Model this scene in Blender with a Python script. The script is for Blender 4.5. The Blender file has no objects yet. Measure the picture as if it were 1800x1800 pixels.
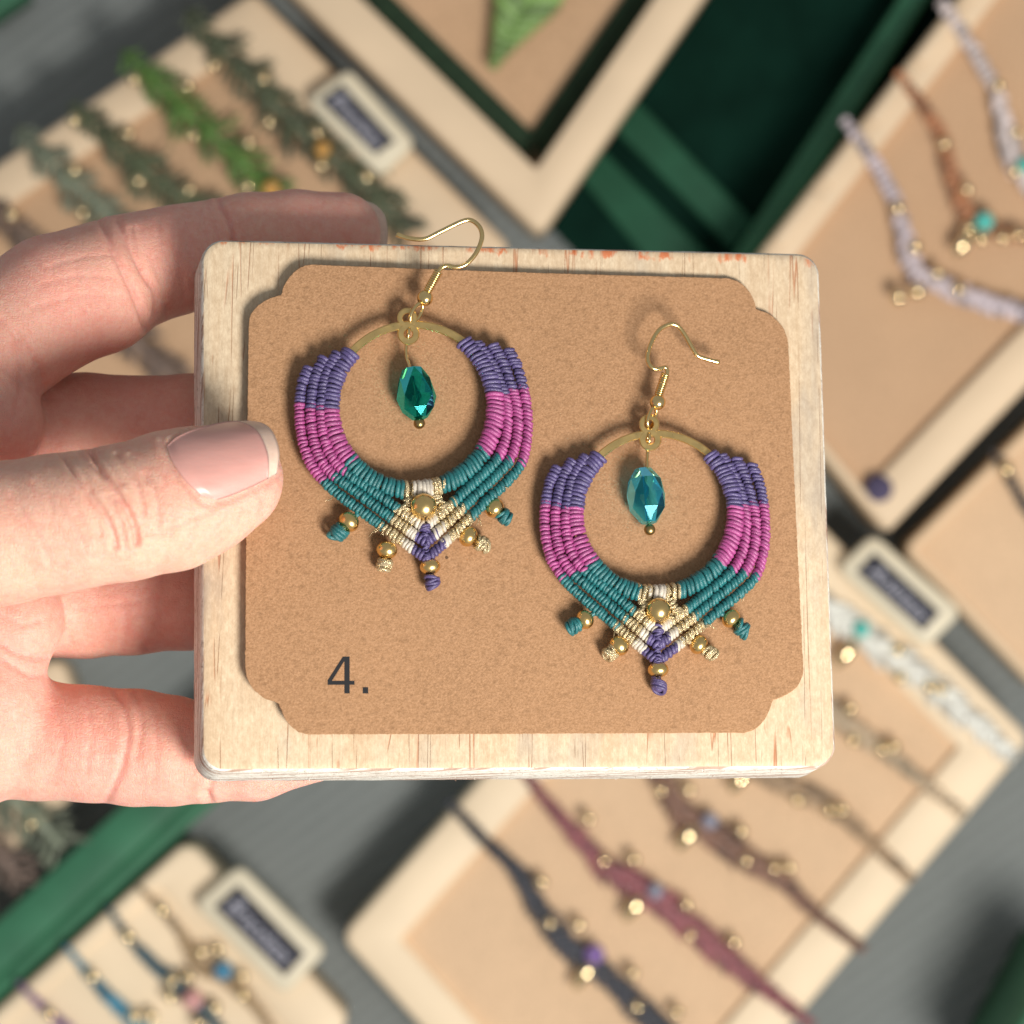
import bpy, math, random
import numpy as np
from mathutils import Vector
random.seed(7); RNG = np.random.default_rng(7)
SC = bpy.context.scene
COL = SC.collection
MM = 0.001                       # geometry below is written in millimetres
CAM_H = 600.0                    # camera distance from the board's centre

# ------------------------------------------------------------------ camera
cd = bpy.data.cameras.new('camera'); cam = bpy.data.objects.new('camera', cd); COL.objects.link(cam)
cam.location = (0, 0, CAM_H*MM); cam.rotation_euler = (0, 0, 0)
cd.sensor_width = 36; cd.lens = 36*CAM_H/180.0
cd.clip_start = 0.02; cd.clip_end = 50
cd.dof.use_dof = True; cd.dof.focus_distance = 0.597; cd.dof.aperture_fstop = 18.0
SC.camera = cam
# ------------------------------------------------------------------ light
w = bpy.data.worlds.new('World'); SC.world = w; w.use_nodes = True
bg = w.node_tree.nodes['Background']; bg.inputs['Color'].default_value = (0.93, 0.97, 1.0, 1); bg.inputs['Strength'].default_value = 0.33
ld = bpy.data.lights.new('key_light', 'AREA'); ld.shape = 'DISK'; ld.size = 0.26; ld.energy = 8.3; ld.color = (1.0, 0.955, 0.89)
key = bpy.data.objects.new('key_light', ld); COL.objects.link(key)
key.location = (0.295, -0.335, 0.50)
key.rotation_euler = (Vector((0, 0, -0.15)) - Vector(key.location)).to_track_quat('-Z', 'Y').to_euler()
vs = SC.view_settings; vs.view_transform = 'Standard'; vs.look = 'None'; vs.exposure = 0.0; vs.gamma = 1.0; vs.use_curve_mapping = False
SC.render.engine = 'CYCLES'
cy = SC.cycles; cy.use_denoising = True; cy.max_bounces = 12; cy.transmission_bounces = 10; cy.glossy_bounces = 5; cy.diffuse_bounces = 4
cy.caustics_refractive = True; cy.caustics_reflective = True; cy.blur_glossy = 0.6; cy.sample_clamp_indirect = 12
cy.use_adaptive_sampling = False

# ------------------------------------------------------------------ helpers
TA, TB = 0.228, 0.204            # the board leans: its lower left corner is nearest to the camera
def U(px, py, z):
    k = (CAM_H-z)/CAM_H
    return np.array([(px-900)/10*k, (900-py)/10*k, z])
def Bd(px, py, h=0.0):           # a point h mm above the board's face
    X, Y = (px-900)/10, (900-py)/10
    k = (CAM_H-h)/(CAM_H-(TA*Y+TB*X))
    return np.array([X*k, Y*k, CAM_H*(1-k)])
BN = np.array([TB, TA, 1.0]); BN /= np.linalg.norm(BN)

LOCS = {}
def finish(o, parent):
    COL.objects.link(o)
    if parent is not None:
        o.parent = parent
    return o
def mk(name, geo, mat, parent=None, smooth=True, origin=None, attr=None):
    """One mesh object from (verts mm world, faces). Vertices are stored relative to the thing's origin."""
    v, f = geo
    v = np.asarray(v, dtype=float).reshape(-1, 3)
    if parent is not None: org = LOCS[parent.name]
    elif origin is not None: org = np.asarray(origin, float)
    else: org = np.zeros(3)
    me = bpy.data.meshes.new(name)
    me.from_pydata(((v-org)*MM).tolist(), [], [tuple(map(int, q)) for q in f])
    me.materials.append(mat)
    if smooth: me.polygons.foreach_set('use_smooth', [True]*len(me.polygons))
    if attr is not None:
        ca = me.color_attributes.new('tint', 'FLOAT_COLOR', 'POINT')
        ca.data.foreach_set('color', np.column_stack([attr, np.ones(len(attr))]).ravel())
    me.update()
    o = bpy.data.objects.new(name, me); finish(o, parent)
    if parent is None: o.location = org*MM
    LOCS[o.name] = org
    return o
def thing(name, label, cat, loc, group=None):
    o = bpy.data.objects.new(name, None); o.empty_display_size = 0.01; COL.objects.link(o)
    o.location = np.asarray(loc)*MM; LOCS[o.name] = np.asarray(loc, float)
    o['label'] = label; o['category'] = cat
    if group: o['group'] = group
    return o
def tag(o, label, cat, group=None):
    o['label'] = label; o['category'] = cat
    if group: o['group'] = group
    return o
def merge(gs):
    V, F, n = [], [], 0
    for v, f in gs:
        v = np.asarray(v, float); V.append(v); F.extend([[i+n for i in q] for q in f]); n += len(v)
    return np.vstack(V), F
def cat_rom(pts, step):
    """Smooth curve through pts, resampled at equal arc-length steps."""
    P = np.asarray(pts, float)
    Q = np.vstack([2*P[0]-P[1], P, 2*P[-1]-P[-2]]); out = []
    for i in range(1, len(Q)-2):
        t = np.linspace(0, 1, 24, endpoint=False)[:, None]
        a, b, c, d = Q[i-1], Q[i], Q[i+1], Q[i+2]
        out.append(0.5*((2*b)+(-a+c)*t+(2*a-5*b+4*c-d)*t**2+(-a+3*b-3*c+d)*t**3))
    out.append(P[-1:]); C = np.vstack(out)
    s = np.r_[0, np.cumsum(np.linalg.norm(np.diff(C, axis=0), axis=1))]
    n = max(2, int(round(s[-1]/step))+1); u = np.linspace(0, s[-1], n)
    return np.column_stack([np.interp(u, s, C[:, k]) for k in range(C.shape[1])])
def unit(v): return v/(np.linalg.norm(v, axis=-1, keepdims=True)+1e-12)
def tube(path, rad, n=8, closed=False, caps=True, squash=None):
    P = np.asarray(path, float); m = len(P); R = np.broadcast_to(np.asarray(rad, float), (m,))
    if closed: T = unit(np.roll(P, -1, 0)-np.roll(P, 1, 0))
    else: T = unit(np.gradient(P, axis=0))
    up = np.array([0, 0, 1.0]) if abs(T[0][2]) < 0.9 else np.array([1.0, 0, 0])
    N = np.zeros_like(P); N[0] = unit(np.cross(T[0], up))
    for i in range(1, m):
        q = N[i-1]-T[i]*np.dot(N[i-1], T[i]); N[i] = unit(q)
    Bn = np.cross(T, N); a = np.linspace(0, 2*np.pi, n, endpoint=False)
    V = P[:, None]+R[:, None, None]*(np.cos(a)[None, :, None]*N[:, None]+np.sin(a)[None, :, None]*Bn[:, None])
    V = V.reshape(-1, 3); F = []
    for i in range(m if closed else m-1):
        j = (i+1) % m
        for k in range(n):
            l = (k+1) % n
            F.append([i*n+k, i*n+l, j*n+l, j*n+k])
    if caps and not closed:
        F.append(list(range(n-1, -1, -1))); F.append([(m-1)*n+k for k in range(n)])
    return V, F
def ply_ring(Q, rad, tw, n=8):
    """closed strand of two-ply twisted cord along the ring Q"""
    m = len(Q); T = unit(np.roll(Q, -1, 0)-np.roll(Q, 1, 0)); c = Q.mean(0)
    N = unit(Q-c-T*np.sum((Q-c)*T, 1)[:, None]); Bn = np.cross(T, N)
    a = np.linspace(0, 2*np.pi, n, endpoint=False); s = np.arange(m)/m*2*np.pi*tw
    R = rad*(1+0.07*np.cos(2*a[None]-s[:, None]))
    V = (Q[:, None]+R[..., None]*(np.cos(a)[None, :, None]*N[:, None]+np.sin(a)[None, :, None]*Bn[:, None])).reshape(-1, 3); F = []
    for i in range(m):
        j = (i+1) % m
        for k in range(n):
            l = (k+1) % n; F.append([i*n+k, i*n+l, j*n+l, j*n+k])
    return V, F
def lathe(profile, origin, axis, n=24, phase=0.0):
    """profile: (radius, height) pairs turned about an axis."""
    axis = unit(np.asarray(axis, float)); o = np.asarray(origin, float)
    h = np.array([0, 0, 1.0]) if abs(axis[2]) < 0.9 else np.array([1.0, 0, 0])
    e1 = unit(np.cross(axis, h)); e2 = np.cross(axis, e1)
    a = np.linspace(0, 2*np.pi, n, endpoint=False)+phase; V = []; F = []
    for r, t in profile:
        V.append(o+axis*t+r*(np.cos(a)[:, None]*e1+np.sin(a)[:, None]*e2))
    V = np.vstack(V); m = len(profile)
    for i in range(m-1):
        for k in range(n):
            l = (k+1) % n; F.append([i*n+k, i*n+l, (i+1)*n+l, (i+1)*n+k])
    F.append(list(range(n-1, -1, -1))); F.append([(m-1)*n+k for k in range(n)])
    return V, F
def ball(c, r, axis=(0, 0, 1), hole=0.0, n=20, sq=1.0):
    t = np.linspace(math.asin(min(0.95, hole)), np.pi-math.asin(min(0.95, hole)), 12)
    if hole == 0: t = np.linspace(0.02, np.pi-0.02, 12)
    return lathe([(r*math.sin(x), -r*sq*math.cos(x)) for x in t], c, axis, n)
def blob(c, ax, rl, rw, rh, n=5, m=5, up=(0, 0, 1)):
    """small pointed leaf / knot: long axis ax, half length rl, half width rw, half height rh"""
    ax = unit(np.asarray(ax, float)); s = unit(np.cross(np.asarray(up, float), ax)); u = np.cross(ax, s)
    V, F = [], []
    for i in range(m):
        t = -1+2*(i+0.5)/m; k = math.sqrt(max(0.0, 1-t*t))
        for j in range(n):
            a = 2*math.pi*j/n; V.append(c+ax*rl*t+s*rw*k*math.cos(a)+u*rh*k*math.sin(a))
    for i in range(m-1):
        for j in range(n):
            l = (j+1) % n; F.append([i*n+j, i*n+l, (i+1)*n+l, (i+1)*n+j])
    F.append(list(range(n-1, -1, -1))); F.append([(m-1)*n+j for j in range(n)])
    return np.array(V), F
def round_poly(c, r, seg=6):
    """2-D polygon with rounded corners; r one number or one per corner"""
    c = np.asarray(c, float); n = len(c); out = []
    for i in range(n):
        p, q, s = c[i-1], c[i], c[(i+1) % n]; rr = r[i] if hasattr(r, '__len__') else r
        a, b = unit(p-q), unit(s-q); cosv = np.clip(np.dot(a, b), -1, 1); half = math.acos(cosv)/2
        d = rr/math.tan(half); A = q+a*d; Bp = q+b*d; cen = q+unit(a+b)*(rr/math.sin(half))
        a0 = math.atan2(*(A-cen)[::-1]); a1 = math.atan2(*(Bp-cen)[::-1]); da = (a1-a0+math.pi) % (2*math.pi)-math.pi
        for k in range(seg+1):
            t = a0+da*k/seg; out.append(cen+rr*np.array([math.cos(t), math.sin(t)]))
    return np.array(out)
def inset_poly(c, d):
    """move every edge of a convex polygon inwards; d one number or one per edge (edge i runs from corner i to i+1)"""
    c = np.asarray(c, float); n = len(c); cen = c.mean(0); L = []
    for i in range(n):
        p, q = c[i], c[(i+1) % n]; e = unit(q-p); nn = np.array([-e[1], e[0]])
        if np.dot(cen-p, nn) < 0: nn = -nn
        L.append((p+nn*(d[i] if hasattr(d, '__len__') else d), e))
    out = []
    for i in range(n):
        (p, e), (q, f) = L[i-1], L[i]
        t = np.linalg.solve(np.column_stack([e, -f]), q-p); out.append(p+e*t[0])
    return np.array(out)
def rings_to_mesh(rings, cap_first=True, cap_last=True, closed_profile=False):
    n = len(rings[0]); m = len(rings); V = np.vstack(rings); F = []
    for i in range(m if closed_profile else m-1):
        j = (i+1) % m
        for k in range(n):
            l = (k+1) % n; F.append([i*n+k, i*n+l, j*n+l, j*n+k])
    if not closed_profile:
        if cap_first: F.append(list(range(n-1, -1, -1)))
        if cap_last: F.append([(m-1)*n+k for k in range(n)])
    return V, F
def z3(p2, z): return np.column_stack([p2, np.full(len(p2), float(z))])

# ------------------------------------------------------------------ materials
class NT:
    def __init__(s, name):
        s.m = bpy.data.materials.new(name); s.m.use_nodes = True; s.t = s.m.node_tree
        s.b = s.t.nodes['Principled BSDF']; s.out = s.t.nodes['Material Output']
    def n(s, typ, ins=None, **kw):
        x = s.t.nodes.new(typ)
        for k, v in kw.items(): setattr(x, k, v)
        for k, v in (ins or {}).items():
            if isinstance(v, bpy.types.NodeSocket): s.t.links.new(v, x.inputs[k])
            else: x.inputs[k].default_value = v
        return x
    def set(s, **kw):
        for k, v in kw.items():
            k = k.replace('_', ' ')
            if isinstance(v, bpy.types.NodeSocket): s.t.links.new(v, s.b.inputs[k])
            else: s.b.inputs[k].default_value = v
    def coords(s, scale=(1, 1, 1), rot=(0, 0, 0)):
        tc = s.n('ShaderNodeTexCoord')
        mp = s.n('ShaderNodeMapping', {'Vector': tc.outputs['Object'], 'Rotation': rot, 'Scale': [1000*v for v in scale]})
        return mp.outputs['Vector']
    def noise(s, vec, scale=1.0, detail=2.0, rough=0.5, dist=0.0):
        return s.n('ShaderNodeTexNoise', {'Vector': vec, 'Scale': scale, 'Detail': detail, 'Roughness': rough, 'Distortion': dist}).outputs['Fac']
    def ramp(s, fac, stops):
        r = s.n('ShaderNodeValToRGB', {'Fac': fac}); e = r.color_ramp.elements
        while len(e) < len(stops): e.new(0.5)
        for i, (p, c) in enumerate(stops):
            e[i].position = p; e[i].color = (c, c, c, 1) if not hasattr(c, '__len__') else (*c[:3], 1)
        return r.outputs['Color']
    def mix(s, fac, a, b, blend='MIX'):
        x = s.n('ShaderNodeMix', data_type='RGBA', blend_type=blend)
        for k, v in ((0, fac), (6, a), (7, b)):
            if isinstance(v, bpy.types.NodeSocket): s.t.links.new(v, x.inputs[k])
            else: x.inputs[k].default_value = v if k == 0 else (*v[:3], 1)
        return x.outputs[2]
    def math(s, op, a, b=0.0):
        x = s.n('ShaderNodeMath', operation=op)
        for k, v in ((0, a), (1, b)):
            if isinstance(v, bpy.types.NodeSocket): s.t.links.new(v, x.inputs[k])
            else: x.inputs[k].default_value = v
        return x.outputs[0]
    def bump(s, height, dist_mm, strength=1.0, normal=None):
        ins = {'Height': height, 'Distance': dist_mm*MM, 'Strength': strength}
        if normal is not None: ins['Normal'] = normal
        return s.n('ShaderNodeBump', ins).outputs['Normal']

def plain(name, c, rough=0.6, var=0.15, vscale=0.2, bump=0.0, bscale=2.0, metallic=0.0, spec=0.4, stretch=(1, 1, 1), **kw):
    t = NT(name); v = t.coords(stretch)
    f = t.noise(v, vscale, 4.0, 0.6)
    c1 = tuple(x*(1-var) for x in c); c2 = tuple(min(1, x*(1+var)) for x in c)
    t.set(Base_Color=t.ramp(f, [(0.3, c1), (0.7, c2)]), Roughness=rough, Metallic=metallic, Specular_IOR_Level=spec, **kw)
    if bump: t.set(Normal=t.bump(t.noise(v, bscale, 3.0), bump))
    return t.m

def m_kraft(name, c, bump=0.05):
    t = NT(name); v = t.coords()
    big = t.noise(v, 0.06, 3.0); fine = t.noise(v, 2.6, 4.0, 0.75); mid = t.noise(v, 0.9, 3.0, 0.65)
    col = t.mix(t.ramp(big, [(0.3, 0.0), (0.7, 1.0)]), tuple(x*0.94 for x in c), tuple(x*1.05 for x in c))
    col = t.mix(t.ramp(fine, [(0.38, 0.0), (0.66, 1.0)]), col, tuple(min(1, x*1.35+0.03) for x in c))
    col = t.mix(t.ramp(mid, [(0.30, 0.55), (0.48, 0.0)]), col, tuple(x*0.72 for x in c))
    fib = t.noise(t.coords((1, 1, 1), (0, 0, 0.6)), 0.45, 2.0, 0.5, 3.0)
    col = t.mix(t.ramp(fib, [(0.495, 0.0), (0.5, 0.16), (0.505, 0.0)]), col, tuple(x*0.55 for x in c))
    spk = t.n('ShaderNodeTexVoronoi', {'Vector': v, 'Scale': 0.075}).outputs['Distance']
    col = t.mix(t.ramp(spk, [(0.018, 0.8), (0.026, 0.0)]), col, (0.05, 0.03, 0.02))
    t.set(Base_Color=col, Roughness=0.85, Specular_IOR_Level=0.2)
    t.set(Normal=t.bump(t.math('ADD', fine, mid), bump))
    return t.m

def m_pine():
    """bare pine with upright grain, hairline resin streaks, grey smudges and orange scuffs along the top edge"""
    t = NT('bare_pine'); v = t.coords((1, 1, 1))
    g1 = t.noise(t.coords((0.30, 0.012, 0.012)), 1.0, 4.0, 0.6, 0.3)
    g2 = t.noise(t.coords((3.2, 0.10, 0.3)), 1.0, 3.0, 0.7)
    col = t.ramp(g1, [(0.28, (0.62, 0.46, 0.30)), (0.5, (0.66, 0.51, 0.345)), (0.75, (0.70, 0.575, 0.41))])
    col = t.mix(t.ramp(g2, [(0.3, 0.22), (0.6, 0.0)]), col, (0.47, 0.31, 0.17))
    st = t.noise(t.coords((0.21, 0.004, 0.02)), 1.0, 2.0, 0.55, 0.25)
    brk = t.noise(t.coords((0.15, 0.045, 0.05)), 1.0, 2.0)
    line = t.math('MULTIPLY', t.ramp(st, [(0.415, 0.0), (0.424, 1.0), (0.433, 0.0)]), t.ramp(brk, [(0.46, 0.0), (0.54, 1.0)]))
    line2 = t.math('MULTIPLY', t.ramp(st, [(0.553, 0.0), (0.560, 1.0), (0.567, 0.0)]), t.ramp(brk, [(0.40, 1.0), (0.50, 0.0)]))
    line3 = t.math('MULTIPLY', t.ramp(st, [(0.492, 0.0), (0.497, 1.0), (0.502, 0.0)]), t.ramp(t.noise(t.coords((0.2, 0.06, 0.05), (0, 0, 0.0)), 1.7, 2.0), [(0.50, 0.0), (0.58, 0.9)]))
    ln = t.math('MAXIMUM', t.math('MAXIMUM', line, line2), line3)
    fz = t.noise(t.coords((1.3, 0.55, 1.0)), 1.0, 4.0, 0.8)
    col = t.mix(t.ramp(fz, [(0.36, 0.40), (0.52, 0.0)]), col, (0.44, 0.31, 0.19))
    col = t.mix(t.ramp(fz, [(0.52, 0.0), (0.68, 0.45)]), col, (0.84, 0.70, 0.50))
    col = t.mix(t.math('MULTIPLY', ln, 0.92), col, (0.42, 0.13, 0.045))
    sm = t.noise(t.coords((0.10, 0.03, 0.05)), 1.0, 3.0, 0.6)
    col = t.mix(t.ramp(sm, [(0.54, 0.0), (0.72, 0.45)]), col, (0.25, 0.235, 0.225))
    # worn orange and white paint left along the upper and lower rim
    sep = t.n('ShaderNodeSeparateXYZ', {'Vector': t.coords((1, 1, 1))})
    rag = t.noise(t.coords((0.55, 0.06, 0.06)), 1.0, 4.0, 0.7)
    patch = t.noise(t.coords((0.30, 0.01, 0.01)), 1.0, 2.0)
    tilt = t.math('MULTIPLY', sep.outputs['X'], 0.0225)
    top = t.math('ADD', t.math('ADD', sep.outputs['Y'], tilt), t.math('MULTIPLY', rag, 4.2))
    o1 = t.math('MULTIPLY', t.ramp(t.math('DIVIDE', t.math('SUBTRACT', top, 47.15), 3.0), [(0.30, 0.0), (0.45, 1.0)]), t.math('MULTIPLY', t.ramp(patch, [(0.47, 0.0), (0.55, 0.85)]), t.ramp(t.noise(t.coords((0.5, 0.3, 0.3)), 1.0, 3.0, 0.7), [(0.40, 0.0), (0.56, 1.0)])))
    col = t.mix(o1, col, (0.62, 0.15, 0.045))
    t.set(Base_Color=col, Roughness=0.72, Specular_IOR_Level=0.25)
    hb = t.math('SUBTRACT', t.math('ADD', t.noise(t.coords((1.6, 0.5, 1)), 1.0, 4.0, 0.75), t.math('MULTIPLY', g2, 0.8)), t.math('MULTIPLY', ln, 1.6))
    t.set(Normal=t.bump(hb, 0.07))
    return t.m
def m_board_side():
    t = NT('worn_white_edge'); v = t.coords()
    lay = t.noise(t.coords((0.05, 0.05, 1.1)), 1.0, 3.0, 0.6); chip = t.noise(v, 0.9, 4.0, 0.7)
    col = t.ramp(chip, [(0.30, (0.33, 0.27, 0.22)), (0.42, (0.72, 0.67, 0.58)), (0.7, (0.85, 0.82, 0.75))])
    col = t.mix(t.ramp(lay, [(0.40, 0.75), (0.50, 0.0)]), col, (0.36, 0.18, 0.11))
    t.set(Base_Color=col, Roughness=0.8, Specular_IOR_Level=0.2, Normal=t.bump(t.math('ADD', chip, lay), 0.25))
    return t.m
def m_thread(name, c, c2=None, metal=0.0, var=0.22):
    t = NT(name); v = t.coords()
    isl = t.n('ShaderNodeNewGeometry').outputs['Random Per Island']
    col = t.mix(isl, tuple(x*(1-var) for x in c), tuple(min(1, x*(1+1.2*var)) for x in c))
    f = t.noise(v, 4.0, 3.0, 0.7)
    col = t.mix(t.ramp(f, [(0.35, 0.0), (0.75, 0.45)]), col, c2 or tuple(min(1, x*1.5+0.02) for x in c))
    t.set(Base_Color=col, Roughness=0.36, Specular_IOR_Level=0.75, Sheen_Weight=0.04, Sheen_Roughness=0.4, Metallic=metal,
          Normal=t.bump(t.noise(t.coords((1, 1, 1)), 4.5, 3.0, 0.75), 0.10))
    return t.m
def m_gold_thread():
    t = NT('gold_lurex_thread'); v = t.coords(); f = t.noise(v, 2.6, 3.0, 0.8)
    k = t.ramp(f, [(0.48, 0.0), (0.54, 1.0)])
    t.set(Base_Color=t.mix(k, (0.40, 0.31, 0.18), (0.92, 0.76, 0.46)), Metallic=k, Roughness=0.27,
          Normal=t.bump(f, 0.30))
    return t.m
def m_metal(name, c, rough, brushed=0.0):
    t = NT(name); v = t.coords(); f = t.noise(v, 0.7, 4.0, 0.7); g = t.noise(v, 5.0, 2.0, 0.6)
    t.set(Base_Color=t.mix(t.ramp(f, [(0.35, 0.0), (0.75, 0.7)]), c, tuple(x*0.72 for x in c)), Metallic=1.0,
          Roughness=t.n('ShaderNodeMapRange', {'Value': f, 'From Min': 0.3, 'From Max': 0.8, 'To Min': rough*0.7, 'To Max': rough*1.5}).outputs[0])
    if brushed: t.set(Normal=t.bump(g, brushed))
    return t.m
def m_glass(name, c, brighten=0.1):
    t = NT(name); t.t.nodes.remove(t.b)
    g = t.n('ShaderNodeBsdfGlass', {'Color': (*c, 1), 'Roughness': 0.0, 'IOR': 1.42})
    tr = t.n('ShaderNodeBsdfTranslucent', {'Color': (c[0]*0.7, c[1]*0.95, c[2]*0.95, 1)})   # translucent share added to brighten the clear crystal
    mx = t.n('ShaderNodeMixShader', {0: brighten, 1: g.outputs[0], 2: tr.outputs[0]})
    t.t.links.new(mx.outputs[0], t.out.inputs['Surface']); return t.m
def m_skin():
    t = NT('skin'); v = t.coords()
    at = t.n('ShaderNodeAttribute', attribute_name='tint').outputs['Color']
    blot = t.noise(v, 0.16, 4.0, 0.6); fine = t.noise(v, 0.9, 3.0, 0.6)
    col = t.mix(t.ramp(blot, [(0.42, 0.0), (0.72, 0.35)]), at, (0.74, 0.30, 0.23))
    col = t.mix(t.ramp(fine, [(0.40, 0.20), (0.55, 0.0)]), col, (0.88, 0.62, 0.50))
    lines = t.n('ShaderNodeTexVoronoi', {'Vector': t.coords((0.55, 1.5, 1.0), (0, 0, 0.25)), 'Scale': 1.0, 'Randomness': 1.0}, feature='DISTANCE_TO_EDGE').outputs['Distance']
    wr = t.noise(t.coords((1.6, 0.22, 0.6), (0, 0, 0.30)), 1.0, 3.0, 0.6, 0.4)
    h = t.math('ADD', t.math('MULTIPLY', t.ramp(lines, [(0.0, 0.0), (0.10, 1.0)]), 0.5), t.math('MULTIPLY', wr, 0.9))
    l2 = t.n('ShaderNodeTexVoronoi', {'Vector': t.coords((1.9, 0.55, 1.0), (0, 0, -0.35)), 'Scale': 1.0, 'Randomness': 1.0}, feature='DISTANCE_TO_EDGE').outputs['Distance']
    l3 = t.n('ShaderNodeTexVoronoi', {'Vector': v, 'Scale': 2.1, 'Randomness': 1.0}, feature='DISTANCE_TO_EDGE').outputs['Distance']
    h = t.math('ADD', h, t.math('MULTIPLY', t.ramp(l2, [(0.0, 0.0), (0.09, 1.0)]), 0.5))
    h = t.math('ADD', h, t.math('MULTIPLY', t.ramp(l3, [(0.0, 0.0), (0.16, 1.0)]), 0.30))
    h = t.math('ADD', h, t.math('MULTIPLY', t.noise(v, 3.2, 2.0), 0.35))
    col = t.mix(t.ramp(t.noise(v, 0.42, 3.0, 0.65), [(0.48, 0.0), (0.66, 0.34)]), col, (0.76, 0.29, 0.22))
    t.set(Base_Color=col, Roughness=0.50, Specular_IOR_Level=0.35, Subsurface_Weight=0.55, Subsurface_Radius=(1.0, 0.30, 0.16), Subsurface_Scale=0.0022,
          Normal=t.bump(h, 0.068))
    return t.m
M = dict(
    card=m_kraft('kraft_card', (0.345, 0.187, 0.092), 0.12), pine=m_pine(), side=m_board_side(),
    caption_ink=plain('caption_black', (0.013, 0.013, 0.015), 0.7, 0.1),
    purple=m_thread('purple_thread', (0.075, 0.055, 0.158)), pink=m_thread('magenta_thread', (0.335, 0.055, 0.200)),
    teal=m_thread('teal_thread', (0.007, 0.125, 0.132)), white=m_thread('ivory_thread', (0.52, 0.465, 0.385)), gold=m_gold_thread(),
    brass=m_metal('satin_brass', (0.84, 0.59, 0.24), 0.38, 0.010), wire=m_metal('gold_wire', (0.90, 0.66, 0.30), 0.20), bead=m_metal('brass_bead', (0.88, 0.62, 0.25), 0.27, 0.012),
    oldbead=m_metal('aged_brass', (0.42, 0.30, 0.12), 0.33),
    emerald=m_glass('emerald_crystal', (0.10, 0.68, 0.70)), aqua=m_glass('aqua_crystal', (0.28, 0.82, 1.0), 0.18),
    skin=m_skin(),
    nail=plain('nail_plate', (0.70, 0.36, 0.31), 0.34, 0.05, 0.5, 0.01, 1.5, spec=0.5, stretch=(0.25, 2.0, 1), Subsurface_Weight=0.2, Subsurface_Radius=(1, 0.4, 0.3), Subsurface_Scale=0.0012),
    nailtip=plain('nail_edge', (0.74, 0.53, 0.42), 0.42, 0.08, 0.8, 0.01, 1.5, spec=0.5, Subsurface_Weight=0.3, Subsurface_Radius=(1, 0.8, 0.6), Subsurface_Scale=0.001),
)

# ------------------------------------------------------------------ the board
def board():
    t = thing('wooden_board', 'small pale pine board with rounded corners held up in front of the trays', 'board', Bd(905, 900, -6))
    c = np.array([(354, 419), (1440, 445), (1471, 1350), (354, 1356)], float)
    def ring(ins, h, jag=0.0):
        p = round_poly(inset_poly(c, ins*10), max(4.0, 40-ins*10), 10)
        # extra points along the straight edges
        q = []
        for i in range(len(p)):
            a, b = p[i], p[(i+1) % len(p)]; k = max(1, int(np.linalg.norm(b-a)/9))
            for j in range(k): q.append(a+(b-a)*j/k)
        return np.array(q)
    base = ring(0, 0); cen = base.mean(0); n = len(base)
    nx = unit(np.roll(base, -1, 0)-np.roll(base, 1, 0)); nor = np.column_stack([-nx[:, 1], nx[:, 0]])
    nor *= np.sign(np.sum(nor*(cen-base), 1))[:, None]
    wob = np.convolve(RNG.normal(0, 1, n+8), np.ones(4)/4, 'same')[4:n+4]
    def R(ins, h, j=0.0, sd=0):
        q = base+nor*(ins*10+j*np.roll(wob, sd)[:, None]*10)
        return np.array([Bd(x, y, 0)+BN*h for x, y in q])
    face = rings_to_mesh([R(0.42, -0.22), R(0.80, -0.04), R(1.5, 0.0)], cap_first=False, cap_last=True)
    side = rings_to_mesh([R(0.25, -12.2), R(-0.02, -11.6, 0.05, 3), R(0.0, -6.5, 0.03, 9), R(0.0, -1.3, 0.03), R(0.10, -0.60, 0.04, 5), R(0.42, -0.22)], cap_first=True, cap_last=False)
    fa = mk('board_face', face, M['pine'], t); sd = mk('board_edge', side, M['side'], t)
    gs = []                                                # raised wood fibres left by the saw
    for i in range(n):
        x, y = base[i]
        if not y > 1340: continue
        for _ in range(2 if y < 452 else 3 if y > 1340 else 1):
            if random.random() < 0.72: continue
            h = random.uniform(-11.5, -0.4) if y > 1340 else random.uniform(-2.0, -0.2)
            c = Bd(x+random.uniform(-5, 5), y, 0)+BN*h; o2 = -np.array([nor[i][0], -nor[i][1], 0]); along = np.array([o2[1], -o2[0], 0])
            d = (o2*random.uniform(0.25, 1.0)+along*random.uniform(-0.8, 0.8)+BN*random.uniform(-0.3, 0.6))*random.uniform(0.15, 0.5)
            gs.append(tube(np.array([c, c+d*0.6, c+d+RNG.normal(0, 0.08, 3)]), [0.07, 0.06, 0.03], 4))
    sp = mk('wood_fibres', merge(gs), M['side'], t); sp['kind'] = 'stuff'
board()

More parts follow.
